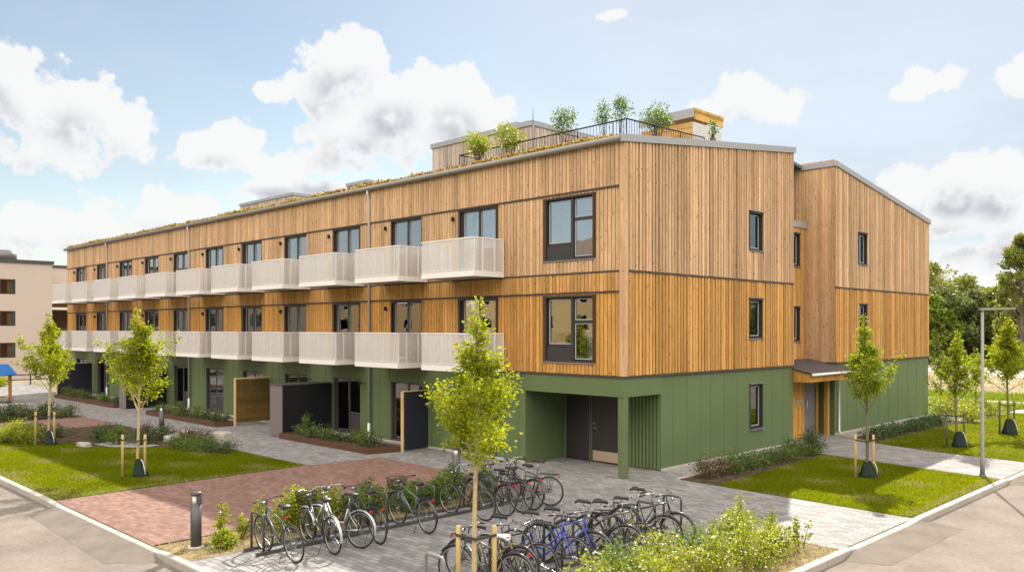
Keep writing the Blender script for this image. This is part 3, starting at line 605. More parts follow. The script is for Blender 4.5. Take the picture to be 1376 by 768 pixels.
# dark ventilation lines / flashings between bands
mb = MB()
for z in (ZL, 5.12): mb.box(XL, -.13, -.062, -.0, z-.035, z+.015)
mb.box(XL, -.13, -.065, 0, ZS-.035, ZS+.02)
mb.box(.16, YR1, .0, .062, ZS-.035, ZS+.02) if False else None
mb.box(0, .062, .16, YR1, ZS-.035, ZS+.02); mb.box(0, .062, YB, YE, ZS-.035, ZS+.02)
part(mb, 'trim_line', 'trim')
mb = MB(); mb.box(XL, .07, -.07, .0, ZW-.03, ZW+.022); mb.box(0.0, .07, .002, YR1, ZW-.03, ZW+.022); mb.box(0, .07, YB, YE, ZW-.03, ZW+.022); part(mb, 'drip_flashing', 'trim')
# green ground floor
mb = MB()
for a, b, u, v in wall_rects(XL, -3.73, 0, ZW-.03, opG): mb.box(a, b, .0, .25, u, v)
part(mb, 'ground_floor_wall', 'green'); mb = MB()
for a, b, u, v in wall_rects(1.75, YR1, 0, ZW-.03, opRG): mb.box(-.25, .0, a, b, u, v)
part(mb, 'ground_floor_wall', 'green'); mb = MB(); mb.box(-.25, 0, YB, YE, 0, ZW-.03); mb.box(-1.1, -.25, YB, YB+.25, 0, ZW-.03); part(mb, 'ground_floor_wall', 'green'); mb = MB(); mb.box(-1.4, -.251, YR1-.25, YR1, 0, ZW-.03); part(mb, 'notch_base_wall', 'green'); mb = MB(); mb.box(-3.98, -3.73, .251, 1.749, 0, ZW-.03); part(mb, 'porch_side_wall', 'green')
mb = MB()      # fine panel joints (proud cover strips)
x = XL + .9
while x < -3.9:
    if all(not (a-.08 < x < b+.08) for a, b in bays): mb.box(x-.008, x+.008, -.006, .0, .06, ZW-.035)
    x += .6
for y in [2.35, 3.1, 3.85, 4.4, 5.2, 6.0, 8.3, 9.1, 14.4, 15.3, 16.4, 17.5, 18.6, 19.7, 20.8, 21.9, 22.8]: mb.box(0, .006, y-.008, y+.008, .06, ZW-.035)
part(mb, 'panel_joints', 'green_dark')
mb = MB(); mb.box(XL, -3.75, -.012, -.0, .0, .07); mb.box(.0, .012, 1.76, YR1, 0, .07); mb.box(0, .012, YB, YE, 0, .07); part(mb, 'plinth', 'concrete')
# corner porch
DX = (-3.56, -2.62, -2.50, -1.46)
mb = MB(); mb.box(-3.72, .03, -.035, .2, 2.22, ZW-.035); mb.box(-.2, .032, .202, 1.72, 2.22, ZW-.035); part(mb, 'porch_fascia', 'green')
mb = MB(); mb.box(-3.72, -.21, .21, 1.74, 2.5, 2.6); part(mb, 'porch_ceiling', 'green_dark')
mb = MB(); mb.rbox(-.19, .03, -.02, .19, .02, 2.218, .012); part(mb, 'porch_column', 'green')
mb = MB(); mb.box(-.15, -.01, .02, .15, -.0, .03); part(mb, 'column_foot', 'steel')
mb = MB()
mb.box(-3.73, DX[0]-.04, 1.75, 1.9, 0, 2.5); mb.box(DX[3]+.04, -.26, 1.751, 1.9, 0, 2.5); mb.box(DX[0]-.04, DX[3]+.04, 1.75, 1.9, 2.32, 2.5); mb.box(DX[1]+.04, DX[2]-.04, 1.75, 1.9, 0, 2.32)
part(mb, 'porch_back_wall', 'green_dark')
mb = MB(); x = DX[3] + .1
while x < -.1: mb.box(x, x+.085, 1.712, 1.748, .04, 2.5); x += .125
part(mb, 'porch_slats', 'green'); mb = MB()
y = .27
while y < 1.66: mb.box(-3.729, -3.722, y, y+.012, .04, 2.5); y += .15
part(mb, 'porch_slats', 'green')
def door(x0, x1, kick, handle):
    m_ = MB(); m_.box(x0, x1, 1.70, 1.745, .03, 2.28); d = part(m_, 'door', 'door')
    f = MB(); f.box(x0-.04, x0-.003, 1.685, 1.75, .02, 2.32); f.box(x1+.003, x1+.04, 1.685, 1.75, .02, 2.32); f.build('door_frame', M['green_dark'], d)
    if kick: k = MB(); k.box(x0+.02, x1-.02, 1.694, 1.699, .05, .36); k.build('kick_plate', M['kick'], d)
    if handle:
        h = MB(); h.lathe([(.03, 0), (.03, .02)], (0, 0, 0), 12)
        h = MB(); h.tube([(x0+.09, 1.70, 1.05), (x0+.09, 1.64, 1.05), (x0+.2, 1.64, 1.05)], .012, 8); h.tube([(x0+.09, 1.70, 1.18), (x0+.09, 1.665, 1.18)], .028, 12); h.build('handle', M['steel'], d)
door(DX[0], DX[1], False, False); door(DX[2], DX[3], True, True)

# windows and balcony doors
def quad_frame(mb, ax, pl, a0, a1, z0, z1, w, d0, d1):
    for (p, q, u, v) in ((a0, a1, z0, z0+w), (a0, a1, z1-w, z1), (a0, a0+w, z0+w, z1-w), (a1-w, a1, z0+w, z1-w)):
        if ax == 'x': mb.box(p, q, pl+d0, pl+d1, u, v)
        else: mb.box(pl-d1, pl-d0, p, q, u, v)
def bx(mb, ax, pl, a0, a1, d0, d1, z0, z1):
    if ax == 'x': mb.box(a0, a1, pl+d0, pl+d1, z0, z1)
    else: mb.box(pl-d1, pl-d0, a0, a1, z0, z1)
def window(ax, pl, a0, a1, z0, z1, kind, glass, rr, parent=B):
    """depths grow into the wall; kind: balcony / corner / slim / ground"""
    reveal = .05 if kind != 'ground' else .1
    f = MB(); quad_frame(f, ax, pl, a0, a1, z0, z1, .055, reveal-.07, .2)
    lights = []
    if kind in ('balcony', 'ground'):
        mid = a0 + (a1-a0)*.52
        bx(f, ax, pl, mid-.045, mid+.045, reveal, .18, z0+.05, z1-.05)
        lo = z0 + .1; lights = [(a0+.16, mid-.05, lo, z1-.07)]
        sillz = z0 + (.10 if kind == 'balcony' else .78)
        lights.append((mid+.05, a1-.07, sillz, z1-.07))
        if kind == 'ground': bx(f, ax, pl, mid+.04, a1-.05, reveal+.01, .17, z0+.05, sillz-.02)
        bx(f, ax, pl, a0+.05, a0+.15, reveal, .18, z0+.05, z1-.05)
    elif kind == 'corner':
        mid = a0 + (a1-a0)*.55; bx(f, ax, pl, mid-.05, mid+.05, reveal-.02, .18, z0+.05, z1-.05)
        lights = [(a0+.10, mid-.07, z0+.52, z1-.09), (mid+.07, a1-.07, z0+.09, z0+1.13), (mid+.07, a1-.07, z0+1.22, z1-.09)]
        bx(f, ax, pl, a0+.055, mid-.05, reveal-.03, .15, z0+.05, z0+.44); bx(f, ax, pl, mid+.05, a1-.055, reveal, .16, z0+1.14, z0+1.21); bx(f, ax, pl, a0+.055, mid-.05, reveal, .16, z0+.45, z0+.51)
    else:
        lights = [(a0+.10, a1-.10, z0+.09, z1-.09)]
    w = part(f, 'window', 'frame' if kind != 'ground' else 'panel', parent)
    s = MB(); p_ = MB()
    for (p, q, u, v) in lights:
        quad_frame(s, ax, pl, p, q, u, v, .028, reveal+.03, .14); bx(p_, ax, pl, p+.028, q-.028, .10, .106, u+.028, v-.028)
    s.build('sash', M['frame_light'] if kind != 'corner' else M['frame_light'], w); p_.build('pane', M[glass], w)
    c = MB(); bl = MB(); r = MB(); bx(r, ax, pl, a0, a1, .95, 1.0, z0-.1, z1+.1)
    for (p, q, u, v) in lights:
        k = rr.random()
        if k < .70:
            t = (.28 + .4*rr.random()) * (q-p); sgn = rr.random() < .5; n = 7
            for j in range(n):
                e0 = (p if sgn else q-t) + t*j/n; bx(c, ax, pl, e0, e0+t/n*.98, .24+.015*(j % 2), .26+.015*(j % 2), u, v)
        elif k < .8: bx(bl, ax, pl, p+.02, q-.02, .2, .21, v-(v-u)*rr.uniform(.25, .8), v)
    if c.v: c.build('curtain', M['curtain'], w)
    if bl.v: bl.build('blind', M['blind'], w)
    r.build('room', M['room'], w)
    if kind in ('corner', 'slim'):
        k = MB(); bx(k, ax, pl, a0-.03, a1+.03, -.075, .1, z0-.03, z0-.002); k.build('sill', M['sill'], w)
        if kind == 'slim': k = MB(); bx(k, ax, pl, a0-.03, a1+.03, -.075, .0, z1+.002, z1+.03); k.build('head_flashing', M['sill'], w)
    return w
rw = random.Random(11)
for i, (a, b) in enumerate(bays):
    window('x', 0, a, b, 5.86, 7.97, 'balcony', 'glass_up', rw); window('x', 0, a, b, 2.96, 5.07, 'balcony', 'glass', rw); window('x', 0, a, b, .08, 2.2, 'ground', 'glass', rw)
window('x', 0, -2.92, -1.03, 6.08, 7.93, 'corner', 'glass_up', rw); window('x', 0, -2.92, -1.03, 3.12, 5.05, 'corner', 'glass', rw)
for o in opR: window('y', 0, *o, 'slim', 'glass', rw)
window('y', 0, *opRG[0], 'slim', 'glass', rw)
for o in opL: window('y', -1.17, *o, 'slim', 'glass', rw)
# wall lamps beside balcony doors
for i, (a, b) in enumerate(bays):
    for z in ((7.72, 4.82) if i % 2 else (7.72,)):
        m_ = MB(); m_.lathe([(.045, 0), (.05, .01), (.05, .12), (.03, .14)], (a-.22, -.10, z-.07), 10); m_.box(a-.24, a-.20, -.06, -.02, z-.03, z+.03); part(m_, 'wall_lamp', 'black')
for a in (-8.6, -12.2, -16.0):
    m_ = MB(); m_.tube([(a+.1, .0, 2.05), (a+.1, -.22, 2.05)], .015, 6); m_.lathe([(.05, 0), (.055, .01), (.055, .12), (.03, .15)], (a+.1, -.24, 1.98), 10); part(m_, 'wall_lamp', 'black')

# balconies
def balcony(x0, x1, z0):
    y0 = -1.32; zt = z0 + 1.17
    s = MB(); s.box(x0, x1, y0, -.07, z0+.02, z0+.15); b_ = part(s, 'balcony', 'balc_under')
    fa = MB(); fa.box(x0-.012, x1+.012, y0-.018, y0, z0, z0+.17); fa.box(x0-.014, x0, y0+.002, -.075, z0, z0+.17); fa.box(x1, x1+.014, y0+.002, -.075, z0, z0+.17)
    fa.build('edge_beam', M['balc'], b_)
    fr = MB(); t = .018
    for x in (x0, x0+.25, (x0+x1)/2, x1-.25, x1): fr.box(x-t, x+t, y0+.002, y0+.034, z0+.172, zt-.02)
    for x in (x0, x1):
        for y in (y0+.35, y0+.85, -.1): fr.box(x-t, x+t, y-t, y+t, z0+.172, zt-.02)
    fr.box(x0-.02, x1+.02, y0-.02, y0+.025, zt-.02, zt+.018); fr.box(x0-.02, x0+.022, y0+.027, -.075, zt-.02, zt+.018); fr.box(x1-.022, x1+.02, y0+.027, -.075, zt-.02, zt+.018)
    fr.box(x0, x1, y0-.01, y0+.0, z0+.22, z0+.235)
    fr.build('railing_frame', M['balc'], b_)
    pe = MB(); pe.box(x0, x1, y0-.006, y0-.003, z0+.172, zt-.02); pe.box(x0-.008, x0-.005, y0, -.08, z0+.172, zt-.02); pe.box(x1+.005, x1+.008, y0, -.08, z0+.172, zt-.02)
    pe.build('perforated_panel', M['perf'], b_)
for i in range(11):
    x1 = -4.6 - 3.735*i
    balcony(x1-2.48, x1, 5.68); balcony(x1-2.48, x1, 2.77)

# roof
mb = MB()
ys = [-.14, 11.7, YE+.12]
def roofstrip(mb, x0, x1, ya, yb, th=.12, dz=0):
    za, zb = roofz(ya)+dz, roofz(yb)+dz
    mb.hexa([(x0, ya, za-th), (x1, ya, za-th), (x1, yb, zb-th), (x0, yb, zb-th)], [(x0, ya, za), (x1, ya, za), (x1, yb, zb), (x0, yb, zb)])
roofstrip(mb, XL-.1, -1.3, -.12, 11.7); roofstrip(mb, XL-.1, -1.3, 11.7, YE); roofstrip(mb, -1.3, .02, -.12, YR1); roofstrip(mb, -1.3, .02, YB, YE)
roof = part(mb, 'roof', 'membrane')
mb = MB()
def fasc(y0, y1, x0=.0, x1=.10):
    z0_, z1_ = roofz(y0), roofz(y1); mb.hexa([(x0, y0, z0_-.17), (x1, y0, z0_-.17), (x1, y1, z1_-.17), (x0, y1, z1_-.17)], [(x0, y0, z0_+.03), (x1, y0, z0_+.03), (x1, y1, z1_+.03), (x0, y1, z1_+.03)])
fasc(-.16, YR1+.05, -.02, .10); fasc(YB-.05, YE+.1, -.02, .10)
mb.box(-2.5, -.022, YB-.07, YB-.01, roofz(YB)-.17, roofz(YB)+.03)
mb.build('verge_flashing', M['flash'], roof)
mb = MB(); mb.tube([(XL-.15, -.17, 9.27), (-.0, -.17, 9.27)], .085, 12); mb.box(XL-.1, -.03, -.14, -.06, 9.20, 9.33); mb.build('gutter', M['gutter'], roof)
# sedum along the roof
rs = np.random.default_rng(2)
n = 34000; X = rs.uniform(XL, -.35, n); Y = np.abs(rs.normal(0, .9, n)); Y = np.minimum(Y, 6) - .08
clump = .5 + .5*np.sin(X*1.9 + 2*np.sin(X*.7))*np.sin(X*.53+1)
Z = 9.38 + Y*.116 + rs.uniform(0, .12, n) * (.35 + clump)
P = np.stack([X, Y, Z], 1); me = leaf_mesh('sedum', P, .085, rs, aspect=.8); me.materials.append(M['sedum']); link(me, 'sedum', roof)
P2 = np.stack([rs.uniform(-1.2, -.1, 1500), rs.uniform(.0, 9.5, 1500), np.zeros(1500)], 1); P2[:, 2] = 9.38 + P2[:, 1]*.116 + rs.uniform(0, .05, 1500)
# terrace deck with railing
rl = MB()
def rail(p0, p1):
    p0, p1 = Vector(p0), Vector(p1); L_ = (p1-p0).length; n_ = int(L_/.13)
    rl.tube([p0, p1], .022, 6); rl.tube([p0 - Vector((0, 0, .9)), p1 - Vector((0, 0, .9))], .016, 6)
    for i in range(n_+1):
        q = p0.lerp(p1, i/n_); r_ = .018 if i % 11 == 0 else .008; rl.tube([q, q - Vector((0, 0, .92))], r_, 5)
rail((-9.3, 2.24, 10.5), (-1.6, 2.24, 10.5)); rail((-1.6, 2.24, 10.5), (-1.6, 6.6, 10.62)); rail((-9.3, 2.24, 10.5), (-9.3, 5.5, 10.55))
part(rl, 'roof_railing', 'black')
# rooftop rooms
def rooftop(name, x0, x1, y0, y1, z1, m, fz=.22, slope=0):
    b_ = MB(); n_ = int((x1-x0)/.14)
    b_.box(x0, x1, y0, y1, 9.6, z1-fz)
    for i in range(n_): a = x0 + i*(x1-x0)/n_; b_.box(a+.006, a+(x1-x0)/n_-.006, y0-.03-.01*(i % 2), y0-.001, 9.7, z1-fz)
    n_ = int((y1-y0)/.14)
    for i in range(n_): a = y0 + i*(y1-y0)/n_; b_.box(x1+.001, x1+.03+.01*(i % 2), a+.006, a+(y1-y0)/n_-.006, 9.7, z1-fz)
    o = part(b_, name, m); f_ = MB(); f_.box(x0-.08, x1+.08, y0-.09, y1+.08, z1-fz+.001, z1); f_.build('roof_edge', M['flash'], o); return o
rooftop('stair_tower', -17.2, -10.6, 7.5, 12, 12.95, 'wood_grey')
q = MB(); q.box(-12.9, -11.9, 7.9, 9.4, 12.951, 13.2); part(q, 'roof_vent', 'flash')
rooftop('plant_room', -40.5, -33.5, 9.5, 13, 12.75, 'wood_grey', .18); rooftop('lift_head', -27.4, -25.4, 9.5, 12, 12.55, 'wood_grey', .18)
q = MB(); q.tube([(-9.4, 6.3, 10.0), (-9.4, 6.3, 12.4)], .035, 8); q.tube([(-9.4, 6.3, 12.4), (-9.4, 6.3, 13.0)], .014, 6); part(q, 'mast', 'shed_grey')
# pergola hut beyond the railing
hx0, hx1, hy0, hy1, hz = -4.9, -2.65, 7.5, 9.4, 11.95
q = MB(); q.box(hx0, hx1-.003, hy0, hy0+.05, 10.0, hz-.5)
for i in range(7): q.box(hx0, hx1-.003, hy0-.02, hy0-.001, 10.05+i*.21, 10.05+i*.21+.195)
hut = part(q, 'roof_hut', 'wood_penthouse')
q = MB(); q.box(hx1, hx1+.04, hy0, hy1, 10.0, hz-.45)
for i in range(16): q.box(hx1+.04, hx1+.047, hy0, hy1, 10.03+i*.09, 10.03+i*.09+.075)
q.build('side_wall', M['white_brick'], hut)
q = MB(); q.box(hx0-.05, hx1+.1, hy0-.06, hy1+.05, hz-.12, hz)
for i in range(20): a = hy0-.05 + i*(hy1-hy0+.08)/20; q.box(hx1+.101, hx1+.16, a, a+.03, hz-.1, hz+.02)
q.box(hx1+.05, hx1+.1, hy0, hy1, hz-.36, hz-.125); q.build('slatted_canopy', M['wood_penthouse'], hut)
q = MB(); q.box(hx0-.06, hx1+.11, hy0-.09, hy0-.061, hz-.3, hz+.02); q.build('roof_edge', M['flash'], hut)

# rain pipes
for x in (-11.7, -27.1, -38.4):
    q = MB(); q.tube([(x, -.17, 9.22), (x, -.17, 9.05), (x, -.11, 8.85), (x, -.11, .35)], .05, 10); o = part(q, 'downpipe', 'pipe')
    q = MB(); q.tube([(x, -.11, .6), (x, -.11, .12), (x, -.2, .02)], .056, 10); q.build('pipe_shoe', M['pipe_white'], o)
    q = MB()
    for z in (1.9, 4.6, 6.2, 8.4): q.ring((x, -.11, z), (0, 0, 1), .055, .008, 14, 5)
    q.build('pipe_bracket', M['steel'], o)

# entrance in the notch
q = MB(); q.box(-.62, -.5, 10.75, 11.75, .0, 2.45)
for i in range(8): a = 10.75 + i*.125; q.box(-.5, -.475-.01*(i % 2), a+.004, a+.118, .02, 2.45)
q.box(-.62, -.5, 12.75, 12.95, 0, 2.45); q.box(-.1, .05, 12.55, 12.7, 0, 2.40); q.box(-.62, -.48, 9.87, 13.24, 2.2, 2.45)
part(q, 'entrance_wall', 'wood_entry')
q = MB(); q.box(-.6, -.55, 11.80, 12.72, .02, 2.18); d = part(q, 'entrance_door', 'door_grey')
q = MB(); q.tube([(-.54, 11.95, .9), (-.47, 11.95, .9), (-.47, 11.95, 1.4), (-.54, 11.95, 1.4)], .012, 6); q.build('handle', M['steel'], d)
q = MB(); quad_frame(q, 'y', -.5, 9.9, 10.74, .02, 2.2, .07, 0, .08); o = part(q, 'glazed_screen', 'frame'); q = MB(); q.box(-.55, -.545, 9.98, 10.66, .1, 2.12); q.build('pane', M['glass'], o)
q = MB(); q.box(-2.6, -2.5, 9.6, 13.4, 0, 2.8); q.box(-2.5, -.62, 13.05, 13.1, 0, 2.8); part(q, 'lobby_wall', 'render_b')
q = MB(); q.box(-.49, -.47, 11.35, 11.5, 1.25, 1.45); q.box(-.475, -.455, 11.1, 11.22, 1.15, 1.45); part(q, 'intercom', 'steel')
q = MB(); q.hexa([(.62, 9.86, 2.22), (.62, 13.2, 2.22), (-1.15, 13.2, 2.3), (-1.15, 9.86, 2.3)], [(.62, 9.86, 2.50), (.62, 13.2, 2.50), (-1.15, 13.2, 2.86), (-1.15, 9.86, 2.86)])
can = part(q, 'entrance_canopy', 'wood_entry')
q = MB()
for i in range(26): a = 9.86 + i*.128; q.box(.621, .64, a+.004, a+.122, 2.2, 2.47)
for i in range(6): a = .02 + i*.1; q.box(a+.003, a+.097, 9.83, 9.859, 2.2, 2.5+.0)
q.build('canopy_boards', M['wood_entry'], can)
q = MB(); q.hexa([(.72, 9.78, 2.505), (.72, 13.3, 2.505), (-1.14, 13.24, 2.885), (-1.14, 9.86, 2.885)], [(.72, 9.78, 2.53), (.72, 13.3, 2.53), (-1.14, 13.24, 2.91), (-1.14, 9.86, 2.91)])
for i in range(9): a = 9.8 + i*.43; q.hexa([(.72, a, 2.53), (.72, a+.02, 2.53), (-1.1, a+.02, 2.903), (-1.1, a, 2.903)], [(.72, a, 2.555), (.72, a+.02, 2.555), (-1.1, a+.02, 2.93), (-1.1, a, 2.93)])
q.build('canopy_roofing', M['sheet_dark'], can)
q = MB(); q.tube([(.76, 9.78, 2.47), (.76, 13.3, 2.47)], .045, 8); q.build('canopy_gutter', M['pipe_white'], can)
q = MB(); q.tube([(.76, 13.25, 2.45), (.6, 13.4, 2.3), (.07, 13.5, 2.15), (.07, 13.5, .15), (.15, 13.5, .05)], .04, 8); part(q, 'downpipe', 'pipe_white')
q = MB(); q.box(.002, .03, 15.9, 16.5, 1.42, 1.62); part(q, 'wall_vent', 'sill')

# ------------------------------------------------------------------ terrace screens, shed, planters
G = 'screens between the terraces'
def screen(x, y0, z1, kind, label):
    t = thing('privacy_screen', (x, 0, 0), label, 'privacy screen', G)
    if kind == 'dark':
        q = MB(); q.box(-.03, .03, y0+.06, -.09, .04, z1); q.build('panel', M['screen_dark'], t)
        q = MB(); q.box(-.05, .05, y0, y0+.058, 0, z1+.02); q.box(-.05, .05, y0+.06, -.09, z1+.001, z1+.03); q.build('post', M['wood_post'], t)
    else:
        q = MB(); n_ = int((z1-.15)/.095)
        for i in range(n_): q.box(-.03, .03, y0+.06, -.09, .14+i*.095, .14+i*.095+.088)
        q.build('boards', M['wood_screen'], t); q = MB(); q.box(-.05, .05, y0, y0+.058, 0, z1+.02); q.box(-.05, .05, y0+.06, -.09, z1-.03, z1+.02); q.build('post', M['wood_post'], t)
screen(-8.3, -1.2, 1.98, 'dark', 'black panel screen with pale wooden edge post, right beside the near rusty planter')
screen(-19.1, -1.7, 2.0, 'wood', 'brown horizontal-board wooden screen left of the black storage shed')
screen(-41.0, -2.1, 1.95, 'dark', 'black panel screen farthest left, near the far end of the facade')
def shed(x0, x1, y0, label):
    t = thing('storage_shed', (x0, 0, 0), label, 'shed', 'storage sheds on the terraces')
    w = x1-x0; q = MB(); q.box(.02, w, y0+.02, -.09, .03, 1.95)
    for i in range(17): q.box(w, w+.012, y0+.05, -.12, .08+i*.11, .08+i*.11+.085)
    q.build('body', M['black'], t)
    q = MB(); q.box(0, w-.01, y0, y0+.018, .02, 1.95); q.build('front_panel', M['shed_grey'], t)
    q = MB(); q.box(-.03, w+.03, y0-.03, -.085, 1.951, 1.99); q.build('lid', M['anthr'], t)
shed(-15.2, -14.3, -2.2, 'black slatted storage shed with a grey front panel, behind the near planter'); shed(-30.9, -30.0, -2.1, 'far black storage shed half hidden behind the staked lawn tree')

def foliage(name, P, size, m, parent, seed=0, **kw):
    me = leaf_mesh(name, P, size, np.random.default_rng(seed), **kw); me.materials.append(M[m]); return link(me, name, parent)
def join_leaves(me, add, mi):
    A = np.zeros(len(me.vertices)*3, np.float32); B_ = np.zeros(len(add.vertices)*3, np.float32); me.vertices.foreach_get('co', A); add.vertices.foreach_get('co', B_)
    n0, n1 = len(me.polygons), len(add.polygons); me.clear_geometry(); n = n0 + n1
    me.vertices.add(4*n); me.loops.add(4*n); me.polygons.add(n); me.vertices.foreach_set('co', np.concatenate([A, B_])); me.loops.foreach_set('vertex_index', np.arange(4*n, dtype=np.int32))
    me.polygons.foreach_set('loop_start', np.arange(0, 4*n, 4, dtype=np.int32)); me.polygons.foreach_set('loop_total', np.full(n, 4, dtype=np.int32))
    me.polygons.foreach_set('material_index', np.concatenate([np.zeros(n0, np.int32), np.full(n1, mi, np.int32)])); me.update(); me.validate(); bpy.data.meshes.remove(add)
SEED = [100]
def shrub(loc, r, h, m, label, group=None, n=700, size=.055, flowers=None, name='shrub', spiky=False, cat='shrub', spread=1., nstem=9):
    """bushy plant of many stems, each carrying leaf clusters"""
    SEED[0] += 1; rg = np.random.default_rng(SEED[0]); rp = random.Random(SEED[0])
    t = thing(name, loc, label, cat, group); st = MB(); pts = []; tips = []
    for i in range(nstem):
        a = rp.uniform(0, 2*math.pi); q = math.sqrt(rp.random())*r; hh = h*(1 - .45*(q/r)**2)*rp.uniform(.72, 1.12)
        b = Vector((q*.35*math.cos(a), q*.35*math.sin(a), 0)); e = Vector((q*math.cos(a)*spread, q*math.sin(a), hh)); mid = b.lerp(e, .5) + Vector((rp.uniform(-.04, .04), rp.uniform(-.04, .04), 0))
        st.tube([b, mid, e], [.010, .007, .003], 4, cap=False); tips.append(e)
        k = n//nstem; tt = rg.uniform(.12, 1, k)**.8
        c = np.outer((1-tt)**2, b) + np.outer(2*tt*(1-tt), mid) + np.outer(tt**2, e)
        rad = (.05 if spiky else .13*min(1.4, r/.35)) * (1.15 - .6*tt)
        pts.append(c + rg.normal(size=(k, 3))*rad[:, None]*np.array([1, 1, .7]))
    P = np.concatenate(pts); P[:, 2] = np.maximum(P[:, 2], .01)
    fo = foliage('foliage', P, size, m, t, SEED[0], up=-.4); st.build('stems', M['stem'], t)
    if flowers:
        k = max(20, n//30); c = P[np.argsort(P[:, 2])[-len(P)//2:]]; c = c[rg.choice(len(c), k)] + rg.normal(size=(k, 3))*.015 + np.array([0, 0, .02])
        fo.data.materials.append(M[flowers]); join_leaves(fo.data, leaf_mesh('flowers', c, size*.8, rg, aspect=.9), 1)
    return t
def planter(pts, label, plants):
    t = thing('corten_planter', (pts[0][0], pts[0][1], 0), label, 'planter', 'rusty planters along the facade')
    o = Vector(pts[0]); q = MB()
    for a, b in zip(pts, pts[1:]):
        a = Vector(a)-o; b = Vector(b)-o; d = (b-a).normalized(); nr = Vector((-d.y, d.x))*.02
        q.hexa([(a.x-nr.x, a.y-nr.y, 0), (b.x-nr.x, b.y-nr.y, 0), (b.x+nr.x, b.y+nr.y, 0), (a.x+nr.x, a.y+nr.y, 0)], [(a.x-nr.x, a.y-nr.y, .2), (b.x-nr.x, b.y-nr.y, .2), (b.x+nr.x, b.y+nr.y, .2), (a.x+nr.x, a.y+nr.y, .2)])
    q.build('steel_edge', M['corten'], t)
    xs = [p[0]-o.x for p in pts]; q = MB(); poly = [(p[0]-o.x, p[1]-o.y) for p in pts[:-1]]; q.prism(poly, .004, .16); q.build('soil', M['soil'], t)
planter([(-14.25, -2.35), (-8.6, -2.33), (-8.36, -1.22), (-14.25, -1.22), (-14.25, -2.35)], 'near rusty steel planter full of green plants in front of the green wall', 0)
planter([(-26.5, -2.45), (-19.35, -2.43), (-19.2, -1.72), (-26.5, -1.3), (-26.5, -2.45)], 'middle rusty steel planter ending at the wooden board screen', 0)
planter([(-40.3, -2.4), (-31.0, -2.35), (-31.0, -1.3), (-40.3, -1.3), (-40.3, -2.4)], 'far rusty steel planter beside the farthest black screen', 0)
ORD = ['first', 'second', 'third', 'fourth', 'fifth', 'sixth', 'seventh', 'eighth', 'ninth', 'tenth', 'eleventh', 'twelfth', 'thirteenth', 'fourteenth', 'fifteenth', 'sixteenth', 'seventeenth']
rp = random.Random(21)
GP = {'near': 'plants in the near rusty planter', 'mid': 'plants in the middle rusty planter', 'far': 'plants in the far rusty planter'}
def plantrow(x0, x1, y0, y1, n_, which, labels):
    for i in range(n_):
        x = x0 + (x1-x0)*(i+.5)/n_ + rp.uniform(-.1, .1); k = rp.randrange(4)
        m = ('leaf_shrub', 'leaf_bright', 'leaf_shrub', 'leaf_dark')[k]
        shrub((x, rp.uniform(y0, y1), .15), rp.uniform(.26, .42), rp.uniform(.3, .62), m, labels[k] + ', ' + ORD[i] + ' from the left in the ' + {'near': 'near', 'mid': 'middle', 'far': 'far'}[which] + ' rusty planter', GP[which], n=420, size=.06, flowers='flower_pink' if k == 0 and which != 'far' else None, name='planter_plant', cat='plant', nstem=8)
LB = ['dusty green plant with pinkish flowers', 'fresh bright green leafy plant', 'mid green bushy plant', 'dark green bushy plant']
plantrow(-14.0, -8.7, -2.0, -1.5, 10, 'near', LB); plantrow(-26.3, -19.5, -2.15, -1.8, 11, 'mid', LB); plantrow(-40.1, -31.2, -2.1, -1.5, 10, 'far', LB)
shrub((-12.9, -1.95, .15), .2, 1.0, 'leaf_bright', 'tall slim light green stem plant rising above the near planter', None, n=420, size=.06, name='planter_plant', cat='plant', nstem=5)

